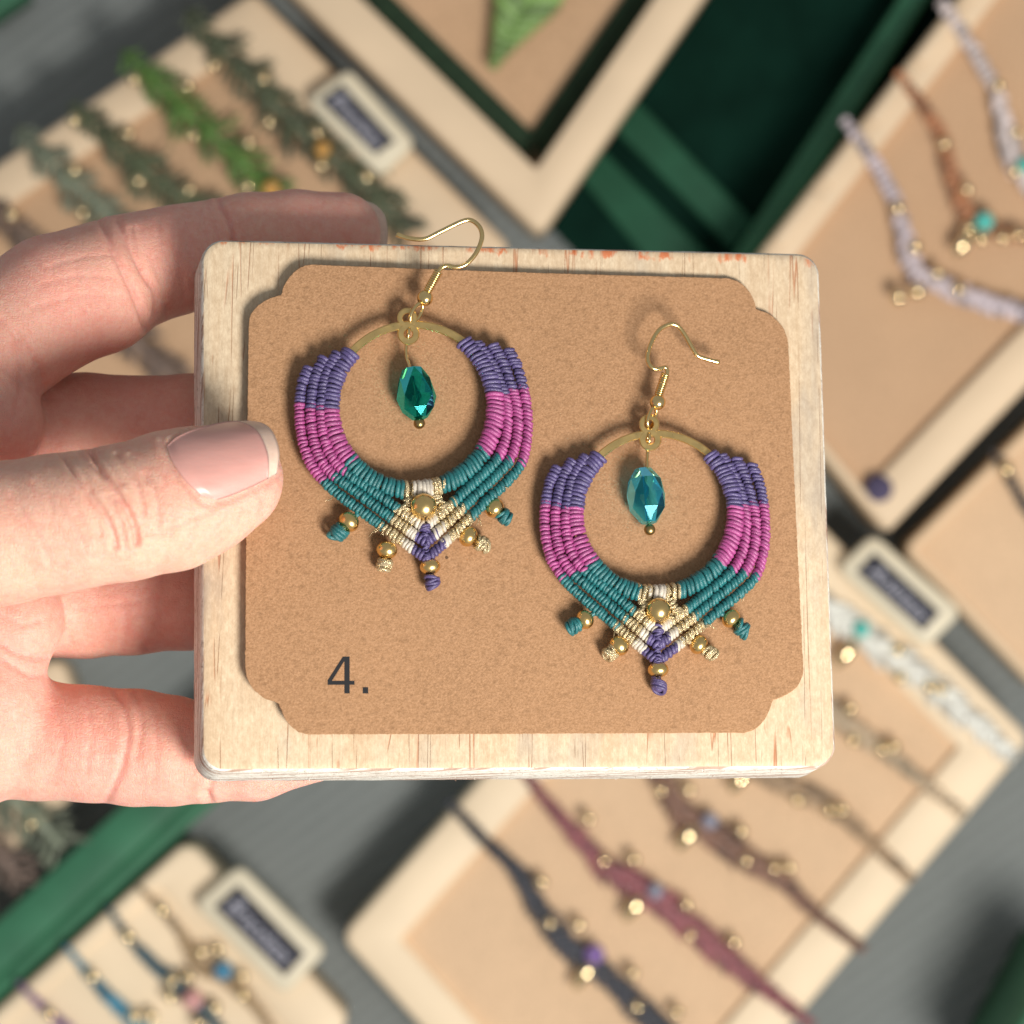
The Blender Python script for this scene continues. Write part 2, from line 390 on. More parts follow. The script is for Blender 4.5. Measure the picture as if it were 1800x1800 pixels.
# ------------------------------------------------------------------ the card
def card_h(px): return 0.75+1.5*(1412-px)/975.0
def card():
    def arc(pts): return cat_rom(pts, 4.0)[:, :2]
    o = [arc([(437, 575), (441, 552), (460, 532), (484, 521), (494, 519)]), arc([(496, 514), (500, 500), (515, 480), (532, 468), (548, 465)]),
         arc([(548, 465), (900, 478), (1275, 489)]), arc([(1279, 489), (1300, 496), (1318, 514), (1327, 534), (1329, 543)]),
         arc([(1334, 545), (1352, 552), (1372, 570), (1383, 592), (1386, 610)]), arc([(1386, 610), (1398, 880), (1412, 1176)]),
         arc([(1412, 1184), (1404, 1203), (1388, 1218), (1370, 1227), (1360, 1230)]), arc([(1357, 1234), (1352, 1250), (1340, 1270), (1325, 1283), (1308, 1288)]),
         arc([(1300, 1288), (900, 1290), (545, 1291)]), arc([(540, 1291), (522, 1285), (504, 1268), (494, 1246), (490, 1237)]),
         arc([(484, 1234), (462, 1226), (443, 1208), (434, 1190), (431, 1172)]), arc([(431, 1165), (433, 880), (437, 580)])]
    p = np.vstack(o); p = p[np.r_[True, np.linalg.norm(np.diff(p, axis=0), axis=1) > 0.8]]
    p = p+RNG.normal(0, 0.28, p.shape)
    def R(dh, k=1.0):
        cen = p.mean(0); q = cen+(p-cen)*k
        return np.array([Bd(x, y, card_h(x)+dh) for x, y in q])
    g = rings_to_mesh([R(-0.55), R(-0.06), R(0.0, 0.9985)])
    o = mk('kraft_card', g, M['card'], None, smooth=False, origin=Bd(912, 880, 1))
    tag(o, 'brown kraft card with scalloped corners lying on the pine board', 'card')
    # caption overlay number, added as a film of ink on the card
    def Z(x, y): return (420+x/3.75, 1120+y/3.75)
    pieces = [[(695, 128), (730, 128), (730, 371), (695, 371)], [(585, 288), (695, 288), (695, 314), (585, 314)], [(730, 288), (762, 288), (762, 314), (730, 314)],
              [(685, 128), (695, 128), (695, 158), (613, 288), (585, 288), (585, 284)], [(816, 330), (852, 330), (852, 371), (816, 371)]]
    gs = []
    for q in pieces:
        q = [Z(*a) for a in q]
        gs.append(rings_to_mesh([np.array([Bd(x, y, card_h(x)-0.02) for x, y in q]), np.array([Bd(x, y, card_h(x)+0.035) for x, y in q])]))
    n = mk('caption_number', merge(gs), M['caption_ink'], o, smooth=False); n['label'] = 'dark grey caption 4 and full stop, added on the card'
card()

# ------------------------------------------------------------------ earrings
ROWS = {
 'L': [None,
  [(1030, 803), (1008, 835), (999, 870), (994, 905), (997, 945), (1008, 978), (1028, 1004), (1060, 1030), (1092, 1055), (1118, 1078), (1150, 1104)],
  [(1006, 810), (988, 842), (979, 880), (976, 910), (979, 950), (990, 985), (1012, 1012), (1045, 1040), (1075, 1066), (1103, 1090), (1130, 1113), (1153, 1132)],
  [(979, 824), (965, 852), (959, 885), (957, 915), (960, 950), (970, 985), (990, 1016), (1015, 1042), (1050, 1072), (1085, 1102), (1120, 1132), (1153, 1160)]],
 'R': [None,
  [(1268, 802), (1290, 835), (1303, 870), (1311, 905), (1310, 945), (1303, 975), (1288, 1002), (1262, 1026), (1232, 1050), (1200, 1077), (1163, 1104)],
  [(1295, 807), (1311, 840), (1322, 880), (1328, 910), (1328, 945), (1322, 978), (1307, 1008), (1278, 1035), (1245, 1062), (1213, 1090), (1185, 1112), (1159, 1133)],
  [(1322, 818), (1335, 850), (1342, 885), (1345, 912), (1345, 945), (1340, 980), (1328, 1014), (1300, 1043), (1262, 1074), (1228, 1104), (1195, 1132), (1159, 1160)]]}
HC, HR = (1152, 903), 141
ROWS['L'][0] = [(HC[0]+HR*math.cos(a), HC[1]+HR*math.sin(a)) for a in np.radians(np.linspace(224.5, 90, 14))]
ROWS['R'][0] = [(HC[0]+HR*math.cos(a), HC[1]+HR*math.sin(a)) for a in np.radians(np.linspace(-47.5, 90, 14))]
SEQ = ['purple', 'pink', 'teal', 'gold', 'white', 'purple']
BRK = {'L': [[(1012, 894), (1040, 985), (1121, 1040), (1141, 1044)], [(994, 892), (1026, 1001), (1111, 1073), (1138, 1096)],
             [(976, 888), (1011, 1010), (1099, 1087), (1127, 1111), (1141, 1122)], [(957, 884), (988, 1014), (1083, 1100), (1116, 1129), (1130, 1141)]],
       'R': [[(1293, 892), (1264, 987), (1194, 1040), (1173, 1044)], [(1309, 890), (1290, 999), (1209, 1069), (1177, 1094)],
             [(1326, 886), (1309, 1006), (1224, 1081), (1187, 1111), (1174, 1121)], [(1345, 883), (1330, 1011), (1240, 1095), (1200, 1128), (1187, 1139)]]}

def knot_ball(c, ax, rx, rl, n=5):
    """a cord knot: an oval core wrapped by crossing strands"""
    ax = unit(np.asarray(ax, float)); s = unit(np.cross(BN, ax)); u = np.cross(ax, s)
    gs = [ball(c, rx*0.86, ax, n=14, sq=rl/rx)]
    for k in range(n):
        a0 = random.uniform(0, 6.28); tl = random.uniform(0.35, 0.9)*random.choice((-1, 1)); off = (-0.55+1.1*k/(n-1))*rl
        sh = math.sqrt(max(0.15, 1-(off/rl)**2))
        th = np.linspace(0, 2*np.pi, 18, endpoint=False)
        P = np.array([c+ax*(off+tl*rl*0.55*math.cos(x+a0))+s*rx*sh*0.92*math.cos(x)+u*rx*sh*0.92*math.sin(x) for x in th])
        gs.append(tube(P, rx*0.27, 6, closed=True))
    return merge(gs)

def earring(label, cx, cy, ang, s, q):
    """q: absolute picture positions of the upper fittings and the dangles of this earring"""
    ca, sa = math.cos(math.radians(ang)), math.sin(math.radians(ang))
    def T(p):
        dx, dy = p[0]-1152, p[1]-900
        return (cx+s*(dx*ca-dy*sa), cy+s*(dx*sa+dy*ca))
    def W(p, h=0.0): return Bd(p[0], p[1], card_h(p[0])+h)
    LIFT = 3.1
    t = thing('macrame_earring', label, 'earring', W((cx, cy), 0.0), 'earrings of the pair on the card')
    # knotted rows, one part for each run of one colour
    for side in 'LR':
        for r in range(4):
            hw = (1.62, 0.99, 0.99, 0.97)[r]*s; hh = (1.25, 0.95, 0.92, 0.86)[r]; lift = LIFT+(0.0, -0.05, -0.25, -0.45)[r]
            P2 = cat_rom([T(p) for p in ROWS[side][r]], 1.0)
            s2 = np.arange(len(P2))
            cuts = [int(np.argmin(np.linalg.norm(P2-np.array(T(b)), axis=1))) for b in BRK[side][r]]+[len(P2)-1]
            cuts = [0]+cuts
            for k in range(len(cuts)-1):
                seg = P2[cuts[k]:cuts[k+1]+1]
                if len(seg) < 3: continue
                C = np.array([W(p, lift) for p in seg]); C = cat_rom(C, (0.77 if r == 0 else 0.68)*(1.15 if SEQ[k] == 'gold' else 1.0))
                if len(C) < 2: continue
                Tn = unit(np.gradient(C, axis=0)); Nn = unit(np.cross(BN, Tn)); gs = []
                sgn = 1 if side == 'L' else -1
                gs.append(tube(C-BN*0.42, 0.78 if r else 1.0, 8))
                th = np.linspace(0, 2*np.pi, 28, endpoint=False)
                for i in range(len(C)):
                    j = random.uniform(-0.13, 0.13); tl = -((0.13 if r == 0 else 0.16)+random.uniform(-0.14, 0.14))*sgn
                    w_ = hw*random.uniform(0.93, 1.05)*(1.14 if k == 0 and i < 5 and r else 1.0)-0.36; h_ = hh*random.uniform(0.92, 1.06)-0.30
                    rr = (0.415 if r == 0 else 0.37)*random.uniform(0.84, 1.14)
                    Q = C[i]+Tn[i]*(j+tl*np.cos(th)+0.10*np.sin(2*th))[:, None]+Nn[i]*(w_*np.cos(th))[:, None]+BN*(h_*np.sin(th))[:, None]
                    gs.append(ply_ring(Q, rr, random.choice((8, 10))*sgn))
                mk('knotted_cord', merge(gs), M[SEQ[k]], t)
    # the little knots that close the V below the middle bead
    gs = []
    for p, rr in (((1157, 1109), 0.95), ((1157, 1124), 0.62), ((1156, 1141), 0.60), ((1157, 1160), 0.66)):
        gs.append(knot_ball(W(T(p), LIFT+(0.25 if p[1] < 1115 else -0.05)), W(T((p[0], p[1]+10)))-W(T(p)), rr, 0.95, 4))
    mk('centre_knots', merge(gs), M['purple'], t)
    gs = []
    for p in ((1133, 1062), (1180, 1062), (1143, 1085), (1172, 1085), (1126, 1078), (1190, 1076)):
        gs.append(knot_ball(W(T(p), LIFT-0.2), W(T((p[0]+4, p[1]+10)))-W(T(p)), 0.95, 1.15, 5))
    mk('gold_knots', merge(gs), M['gold'], t)
    cb = W(T((1157, 1073)), LIFT+1.0)
    mk('bead', ball(cb, 2.25*s, W(T((1190, 1073)), LIFT+1)-cb, 0.32, 28, q['mid_squash']), M['bead'], t)
    # brass hoop with its two eyes
    a = np.linspace(0, 2*np.pi, 96, endpoint=False)
    def hoop_ring(rad, h): return np.array([W(T((HC[0]+rad*math.cos(x), HC[1]+rad*math.sin(x))), LIFT+h) for x in a])
    gs = [rings_to_mesh([hoop_ring(HR-6.8, -0.40), hoop_ring(HR-6.8, 0.15), hoop_ring(HR-4.8, 0.40), hoop_ring(HR+5.2, 0.40), hoop_ring(HR+7, 0.20), hoop_ring(HR+7, -0.40)], closed_profile=True)]
    b = np.linspace(0, 2*np.pi, 36, endpoint=False)
    for (ex, ey), ro, ri, th in ((q['eye1'], 18.0, 7.5, 0.43), (q['eye2'], 19.5, 7.0, 0.46)):
        def er(rad, h): return np.array([W((ex+rad*math.cos(x), ey+rad*math.sin(x)), LIFT+h) for x in b])
        gs.append(rings_to_mesh([er(ri, -th), er(ri, th*0.6), er(ri+1.4, th), er(ro-2.0, th), er(ro, th*0.5), er(ro, -th)], closed_profile=True))
    mk('hoop', merge(gs), M['brass'], t, smooth=False)
    # ear hook: wire, coil, ball, eye
    hp = [W(p[:2], p[2]) for p in q['hook']]
    hk = cat_rom(hp, 0.35)
    rad = np.full(len(hk), 0.41); rad[:3] = 0.46
    hook = mk('ear_hook', tube(hk, rad, 10), M['wire'], t)
    c0, c1 = W(q['coil'][0], q['coil_h'][0]), W(q['coil'][1], q['coil_h'][1]); ax = unit(c1-c0); ln = np.linalg.norm(c1-c0)
    e1 = unit(np.cross(ax, BN)); e2 = np.cross(ax, e1); turns = 10
    th = np.linspace(0, 2*np.pi*turns, turns*14)
    mk('coil', tube(c0+ax*(ln*th/th[-1])[:, None]+e1*(0.62*np.cos(th))[:, None]+e2*(0.62*np.sin(th))[:, None], 0.22, 6), M['wire'], hook)
    hb = W(q['ball'], q['coil_h'][1])
    mk('hook_ball', ball(hb, 1.42, ax, 0.30, 22), M['wire'], hook)
    ey = np.array(q['eye_loop']); k = np.linspace(0, 2*np.pi, 28, endpoint=False)
    p0, p1 = W(tuple(ey[0]), q['coil_h'][1]), W(tuple(ey[1]), LIFT+0.2); mid = (p0+p1)/2; axl = (p1-p0)/2; sd = unit(np.cross(axl, BN))*0.75+BN*0.75
    mk('hook_eye', tube(np.array([mid+axl*math.cos(x)+sd*math.sin(x) for x in k]), 0.33, 8, closed=True), M['wire'], hook)
    # crystal drop on a head pin
    pin = cat_rom([W(p[:2], p[2]) for p in q['pin']], 0.4)
    drop = mk('head_pin', tube(pin, 0.30, 8), M['wire'], t)
    k = np.linspace(0, 2*np.pi, 22, endpoint=False); e = W(q['eye2'], LIFT)+(pin[0]-W(q['eye2'], LIFT))*0.3
    d0 = unit(pin[3]-pin[0]); o2 = pin[0]-d0*0.9
    mk('pin_eye', tube(np.array([o2+d0*1.05*math.cos(x)+BN*0.95*math.sin(x) for x in k]), 0.28, 8, closed=True), M['wire'], drop)
    mk('pin_ball', ball(W(q['pinball'], q['pin'][-1][2]), 1.02, (0, 1, 0), 0.0, 20), M['oldbead'], drop)
    t0, t1 = W(q['crys'][0], q['pin'][-2][2]), W(q['crys'][1], q['pin'][-1][2]); ax = t1-t0; hl = np.linalg.norm(ax)/2; cc = (t0+t1)/2; ax = unit(ax)
    e1 = unit(np.cross(ax, BN)); e2 = np.cross(e1, ax); V = []; F = []; n = 8; R = q['crys_r']; prof = q['crys_prof']
    for i, (tt, rr) in enumerate(prof):
        for j in range(n):
            aa = 2*math.pi*(j+(0.5 if i % 2 else 0.0))/n; V.append(cc+ax*hl*tt+R*rr*(math.cos(aa)*e1+math.sin(aa)*e2))
    for i in range(len(prof)-1):
        for j in range(n):
            l = (j+1) % n; A, A2, B0, B2 = i*n+j, i*n+l, (i+1)*n+j, (i+1)*n+l
            F += ([[A, A2, B0], [A2, B2, B0]] if i % 2 == 0 else [[A, A2, B2], [A, B2, B0]])
    # drilled hole: the two ends run into an inner tube
    base = len(V); L0 = (len(prof)-1)*n
    for i, tt in ((0, -1.0), (len(prof)-1, 1.0)):
        for j in range(n):
            aa = 2*math.pi*(j+(0.5 if i % 2 else 0.0))/n; V.append(cc+ax*hl*tt+0.52*(math.cos(aa)*e1+math.sin(aa)*e2))
    ev = (len(prof)-1) % 2 == 0
    for j in range(n):
        l = (j+1) % n
        F.append([j, base+j, base+l, l]); F.append([L0+j, L0+l, base+n+l, base+n+j])
        F.append([base+j, base+n+j, base+n+l, base+l])
    mk('crystal_bead', (np.array(V), F), M[q['crys_mat']], t, smooth=False)
    # dangles: short cord, brass bead, cord knot
    for (bp, kp, col, br, kr, sq_, root) in q['dangles']:
        hB = 2.2; cbd = W(bp, hB); ck = W(kp, hB-0.1); ax = unit(ck-cbd)
        d = mk('dangle_bead', ball(cbd, br*1.07, ax, 0.42, 22, sq_), M['bead'], t)
        rt = W(T(root), LIFT-0.6)
        mk('dangle_cord', tube(cat_rom([rt, (rt+cbd)/2, cbd, ck], 0.4), 0.45, 6), M[col], d)
        mk('dangle_knot', knot_ball(ck, ax, kr, kr*1.08, 6), M[col], d)
    # a few stray fibres
    gs = []
    for p, n in (((1083, 1106), 6), ((1243, 1100), 7), ((1010, 1042), 3), ((1300, 1048), 3)):
        for _ in range(n):
            c = W(T((p[0]+random.uniform(-8, 8), p[1]+random.uniform(-5, 5))), LIFT+random.uniform(-0.5, 0.5))
            d = np.array([random.uniform(-1, 1), random.uniform(-1, 0.1), random.uniform(-0.3, 0.5)])*random.uniform(0.9, 2.0)
            gs.append(tube(np.array([c, c+d*0.5+RNG.normal(0, 0.15, 3), c+d]), [0.09, 0.08, 0.05], 4))
    mk('loose_fibres', merge(gs), M['gold'], t)
    return t

DR = [((1028, 1089), (1007, 1101), 'teal', 1.62, 1.32, 0.86, (1047, 1076)), ((1088, 1135), (1073, 1148), 'gold', 1.72, 1.25, 0.90, (1105, 1124)),
      ((1157, 1177), (1158, 1205), 'purple', 1.72, 1.28, 0.78, (1156, 1163)), ((1228, 1133), (1249, 1148), 'gold', 1.66, 1.20, 0.84, (1206, 1127)), ((1285, 1087), (1304, 1105), 'teal', 1.66, 1.35, 0.84, (1262, 1076))]
earring('knotted hoop earring with a pale aqua crystal, lower of the two', 1152, 900, 0.0, 1.0, dict(
    mid_squash=0.98, eye1=(1141, 746), eye2=(1143, 773), dangles=DR,
    hook=[(1264, 637, 3.2), (1244, 632, 3.5), (1227, 626, 3.9), (1219, 615, 4.2), (1203, 587, 4.8), (1192, 574, 5.1), (1179, 570, 5.3), (1160, 579, 5.3), (1147, 598, 5.2), (1139, 622, 5.0), (1140, 638, 4.9), (1149, 648, 4.8), (1160, 648, 4.7), (1170, 646, 4.6), (1173, 655, 4.4), (1168, 668, 4.1), (1158, 700, 3.5)],
    coil=((1170, 657), (1158, 694)), coil_h=(4.2, 3.4), ball=(1156, 707), eye_loop=((1152, 717), (1140, 750)),
    pin=[(1139, 781, 2.9), (1138, 800, 2.8), (1138, 822, 3.1), (1141, 931, 3.5)], pinball=(1142, 931), crys=((1131, 825), (1140, 919)), crys_r=3.42, crys_mat='aqua',
    crys_prof=[(-1.0, 0.46), (-0.60, 0.86), (-0.05, 1.02), (0.50, 0.92), (1.0, 0.42)]))
DL = [((613, 917), (596, 935), 'teal', 1.78, 1.45, 0.86, (1047, 1076)), ((680, 967), (676, 992), 'gold', 1.72, 1.30, 0.86, (1105, 1124)),
      ((756, 996), (760, 1023), 'purple', 1.68, 1.25, 0.80, (1156, 1163)), ((823, 943), (847, 956), 'gold', 1.72, 1.30, 0.86, (1206, 1127)), ((869, 893), (887, 908), 'teal', 1.68, 1.25, 0.86, (1262, 1076))]
earring('knotted hoop earring with a dark emerald crystal, hook reaching over the board top', 726, 713, -4.2, 1.03, dict(
    mid_squash=1.0, eye1=(716, 559), eye2=(718, 587), dangles=DL,
    hook=[(697, 412, 4.0), (720, 419, 4.3), (747, 420, 4.8), (773, 408, 5.4), (813, 389, 6.2), (830, 388, 6.4), (844, 401, 6.5), (847, 419, 6.4), (838, 443, 6.0), (821, 463, 5.5), (803, 470, 5.1), (786, 467, 4.9), (775, 472, 4.7), (766, 486, 4.4), (750, 514, 3.7)],
    coil=((771, 477), (752, 511)), coil_h=(4.5, 3.5), ball=(747, 524), eye_loop=((742, 534), (722, 566)),
    pin=[(716, 595, 2.9), (714, 612, 3.0), (715, 630, 2.9), (721, 651, 3.1), (737, 745, 3.5)], pinball=(737, 744), crys=((725, 649), (737, 735)), crys_r=3.4, crys_mat='emerald',
    crys_prof=[(-1.0, 0.54), (-0.55, 0.84), (0.18, 1.05), (0.66, 0.84), (1.0, 0.44)]))

# ------------------------------------------------------------------ the hand
# joints as (picture x, picture y, depth z mm, radius in picture units of 0.1 mm)
FING = {
 'index': [(-110, 665, -8, 128), (95, 532, -13, 119), (172, 508, -15, 115), (218, 482, -18, 104), (262, 468, -19.5, 98), (310, 456, -20, 95), (350, 446, -21, 89), (392, 432, -22, 81), (440, 420, -23, 79), (520, 412, -24, 77), (600, 408, -25, 70)],
 'middle': [(-80, 790, -16, 112), (150, 765, -23, 108), (330, 757, -21, 99), (420, 750, -21, 92), (560, 742, -23, 76)],
 'ring': [(-80, 1050, -14, 108), (150, 1054, -16, 100), (235, 1050, -15, 100), (330, 1050, -14, 92), (520, 1050, -15, 78)],
 'pinky': [(-90, 1290, -8, 118), (60, 1302, -8, 104), (160, 1308, -7, 100), (240, 1314, -7, 102), (300, 1320, -6, 96), (360, 1327, -5, 83), (450, 1329, -4, 79), (548, 1312, -4, 66)],
 'thumb': [(-330, 1010, 8, 170), (-120, 955, 20, 138), (0, 938, 23, 126), (95, 922, 23, 121), (150, 913, 23.5, 118), (215, 902, 23, 119), (300, 880, 21, 121), (352, 862, 19.5, 112), (405, 842, 18.5, 94), (435, 832, 17, 60)],
}
PALM = [[(-30, 742, -5, 106), (-140, 800, -4, 120)], [(22, 1078, -3, 86), (-110, 1090, -2, 110)], [(5, 1110, -3, 84), (-40, 1230, -2, 104), (-95, 1345, -2, 112)],
        [(-180, 760, -10, 150), (-200, 1000, -10, 160), (-190, 1260, -6, 140)], [(-180, 1000, -8, 200), (-480, 1060, -8, 230), (-900, 1180, -10, 260)]]
def prim(p):
    k = (CAM_H-p[2])/CAM_H; return U(p[0], p[1], p[2]), p[3]/10*k
def cone(P, a, ra, b, rb):
    ab = b-a; t = np.clip(((P-a)@ab)/np.dot(ab, ab), 0, 1)
    return np.linalg.norm(P-(a+t[..., None]*ab), axis=-1)-(ra+t*(rb-ra))
def smin(a, b, k):
    h = np.clip(0.5+0.5*(b-a)/k, 0, 1); return b+(a-b)*h-k*h*(1-h)
def chain(P, js, k=1.5):
    d = None
    for i in range(len(js)-1):
        (a, ra), (b, rb) = prim(js[i]), prim(js[i+1]); c = cone(P, a, ra, b, rb)
        d = c if d is None else smin(d, c, k)
    return d
def hand_mesh(dx=0.40):
    lo, hi = np.array([-196.0, -63, -46]), np.array([-22.0, 63, 42])
    n = np.ceil((hi-lo)/dx).astype(int)+1
    ax = [lo[i]+dx*np.arange(n[i]) for i in range(3)]
    FI = np.full(n, 30.0, np.float32); PA = np.full(n, 30.0, np.float32)
    def apply(F, js, k, m):
        pr = [prim(j) for j in js]
        tmp = None
        for i in range(len(pr)-1):
            (a, ra), (b, rb) = pr[i], pr[i+1]; r = max(ra, rb)+m
            i0 = np.clip(np.floor((np.minimum(a, b)-r-lo)/dx).astype(int), 0, n); i1 = np.clip(np.ceil((np.maximum(a, b)+r-lo)/dx).astype(int), 0, n)
            if np.any(i1 <= i0): continue
            sl = tuple(slice(i0[q], i1[q]) for q in range(3))
            G = np.stack(np.meshgrid(*[ax[q][sl[q]] for q in range(3)], indexing='ij'), -1).astype(np.float32)
            F[sl] = smin(F[sl], cone(G, a.astype(np.float32), ra, b.astype(np.float32), rb), k)
    for nm in ('index', 'middle', 'ring', 'pinky', 'thumb'):
        T = np.full(n, 30.0, np.float32); apply(T, FING[nm], 1.2, 6); np.minimum(FI, T, out=FI); del T
    for js in PALM: apply(PA, js, 5.0, 8)
    F = smin(FI, PA, 3.0); del FI, PA
    F[0] = F[-1] = 5; F[:, 0] = F[:, -1] = 5; F[:, :, 0] = F[:, :, -1] = 5
    ins = F < 0
    c = ins[:-1, :-1, :-1].astype(np.int8)
    for o in ((1, 0, 0), (0, 1, 0), (0, 0, 1), (1, 1, 0), (1, 0, 1), (0, 1, 1), (1, 1, 1)):
        c += ins[o[0]:n[0]-1+o[0], o[1]:n[1]-1+o[1], o[2]:n[2]-1+o[2]]
    act = np.argwhere((c > 0) & (c < 8)); idx = np.full(n-1, -1, np.int64); idx[tuple(act.T)] = np.arange(len(act))
    acc = np.zeros((len(act), 3)); cnt = np.zeros(len(act))
    corners = [(i, j, k) for i in (0, 1) for j in (0, 1) for k in (0, 1)]
    for a in corners:
        for d in range(3):
            if a[d] == 1: continue
            b = list(a); b[d] = 1
            fa = F[tuple((act+a).T)]; fb = F[tuple((act+b).T)]; cr = (fa < 0) != (fb < 0)
            t = np.where(cr, fa/np.where(cr, fa-fb, 1), 0)
            p = np.tile(np.array(a, float), (len(act), 1)); p[:, d] += t
            acc += p*cr[:, None]; cnt += cr
    V = lo+dx*(act+acc/cnt[:, None]); Q = []
    for d in range(3):
        s0 = [slice(1, m-1) for m in n]; s0[d] = slice(0, n[d]-1); s1 = list(s0); s1[d] = slice(1, n[d])
        A, Bq = ins[tuple(s0)], ins[tuple(s1)]
        e = np.argwhere(A != Bq); flip = A[tuple(e.T)]
        off = np.array([s.start for s in s0]); g = e+off
        u, v = [(1, 2), (2, 0), (0, 1)][d]
        def cell(du, dv):
            h = g.copy(); h[:, u] -= du; h[:, v] -= dv; return idx[tuple(h.T)]
        q = np.column_stack([cell(1, 1), cell(0, 1), cell(0, 0), cell(1, 0)])
        q[~flip] = q[~flip][:, ::-1]; Q.append(q)
    Q = np.vstack(Q)
    E = np.vstack([Q[:, [0, 1]], Q[:, [1, 2]], Q[:, [2, 3]], Q[:, [3, 0]]])
    for it in range(6):                                   # light smoothing
        S = np.zeros_like(V); k = np.zeros(len(V)); np.add.at(S, E[:, 0], V[E[:, 1]]); np.add.at(k, E[:, 0], 1)
        V = V+0.5*(S/np.maximum(k, 1)[:, None]-V)
    return V, Q
def vnormals(V, Q):
    f = np.cross(V[Q[:, 2]]-V[Q[:, 0]], V[Q[:, 3]]-V[Q[:, 1]]); N = np.zeros_like(V)
    for k in range(4): np.add.at(N, Q[:, k], f)
    return unit(N)
def proj(V):
    k = CAM_H/(CAM_H-V[:, 2]); return np.column_stack([900+V[:, 0]*k*10, 900-V[:, 1]*k*10])
# skin folds: (points, depth mm, width, thumb?)
FOLDS = [
 ([(158, 790), (171, 815), (190, 842), (209, 872), (228, 905), (238, 932), (241, 955)], 0.95, 7, 1),
 ([(110, 798), (123, 822), (144, 850), (168, 882), (186, 910), (198, 940), (203, 962)], 0.70, 7, 1),
 ([(205, 797), (222, 820), (238, 845), (248, 876), (253, 900)], 0.45, 6, 1),
 ([(140, 796), (155, 812), (172, 828), (180, 850), (204, 880)], 0.35, 5, 1),
 ([(255, 832), (268, 853), (277, 890), (278, 925)], 0.28, 6, 1), ([(225, 905), (240, 925), (262, 938), (300, 938)], 0.25, 7, 1),
 ([(284, 776), (300, 812), (322, 842), (345, 868), (364, 886), (396, 881), (433, 866), (470, 848), (492, 832)], 0.42, 10, 1),
 ([(60, 850), (110, 900), (150, 960)], 0.18, 6, 1), ([(20, 870), (60, 930), (90, 990)], 0.15, 6, 1),
 ([(126, 800), (134, 815), (150, 838), (160, 862)], 0.30, 5, 1), ([(176, 798), (196, 822), (214, 850)], 0.30, 5, 1), ([(228, 800), (246, 822), (258, 846)], 0.25, 5, 1),
 ([(190, 870), (205, 900), (216, 935), (218, 960)], 0.30, 5, 1), ([(150, 870), (168, 905), (178, 940)], 0.25, 5, 1), ([(236, 900), (250, 912), (256, 930)], 0.22, 5, 1), ([(205, 915), (228, 925), (250, 918)], 0.18, 5, 1),
 ([(300, 900), (340, 908), (380, 896)], 0.16, 6, 1), ([(262, 935), (310, 925), (350, 905)], 0.15, 5, 1), ([(90, 830), (120, 868), (140, 905)], 0.16, 5, 1), ([(70, 840), (84, 870), (92, 900)], 0.12, 5, 1),
 ([(80, 470), (140, 452), (190, 448)], 0.10, 5, 0), ([(70, 500), (140, 485), (200, 488)], 0.10, 5, 0), ([(60, 540), (140, 520), (215, 520)], 0.12, 5, 0), ([(90, 470), (100, 520), (118, 580)], 0.10, 5, 0), ([(130, 460), (142, 520), (160, 580)], 0.10, 5, 0),
 ([(230, 400), (238, 440), (250, 470)], 0.22, 5, 0), ([(275, 385), (282, 430), (300, 480)], 0.18, 5, 0), ([(325, 380), (335, 420), (338, 470)], 0.15, 5, 0), ([(352, 365), (362, 400), (366, 430)], 0.18, 5, 0),
 ([(130, 1070), (200, 1062), (270, 1052)], 0.12, 5, 0), ([(140, 1095), (220, 1085), (300, 1080)], 0.12, 5, 0), ([(180, 1110), (240, 1105), (310, 1108)], 0.10, 5, 0),
 ([(90, 1240), (110, 1290), (100, 1350)], 0.14, 6, 0), ([(150, 1230), (160, 1290), (150, 1360)], 0.12, 6, 0), ([(270, 1240), (276, 1300), (270, 1370)], 0.14, 6, 0), ([(0, 1080), (40, 1098), (70, 1092)], 0.2, 6, 0), ([(10, 1240), (30, 1280), (24, 1330)], 0.15, 6, 0),
 ([(382, 338), (390, 362), (402, 385), (409, 405), (411, 440)], 0.75, 7, 0), ([(360, 350), (376, 385), (384, 420)], 0.25, 6, 0), ([(398, 350), (418, 390), (424, 420)], 0.22, 5, 0),
 ([(168, 372), (185, 405), (205, 450), (228, 500), (246, 545), (258, 580)], 0.55, 8, 0), ([(205, 385), (228, 430), (252, 480), (272, 510), (275, 545), (262, 578)], 0.45, 7, 0),
 ([(245, 400), (262, 445), (285, 500), (292, 560)], 0.22, 6, 0), ([(300, 380), (306, 440), (322, 500), (320, 560)], 0.18, 6, 0),
 ([(0, 560), (40, 600), (70, 650), (84, 702)], 0.30, 8, 0), ([(30, 590), (38, 660), (28, 740)], 0.30, 8, 0), ([(0, 640), (60, 690), (100, 700)], 0.22, 7, 0),
 ([(200, 1205), (216, 1240), (224, 1290), (214, 1345), (196, 1390), (184, 1412)], 0.40, 9, 0), ([(236, 1205), (248, 1260), (240, 1330)], 0.25, 8, 0),
 ([(360, 1395), (366, 1404), (372, 1416)], 0.6, 8, 0), ([(368, 1300), (374, 1350), (366, 1400)], 0.4, 8, 0), ([(250, 1135), (262, 1150), (264, 1165)], 0.35, 7, 0),
 ([(110, 1060), (118, 1090), (122, 1130)], 0.3, 7, 0), ([(215, 1060), (222, 1100), (214, 1150)], 0.22, 8, 0),
 ([(0, 1130), (40, 1150), (84, 1156)], 0.45, 9, 0), ([(10, 1160), (50, 1185), (80, 1188)], 0.3, 8, 0),
]
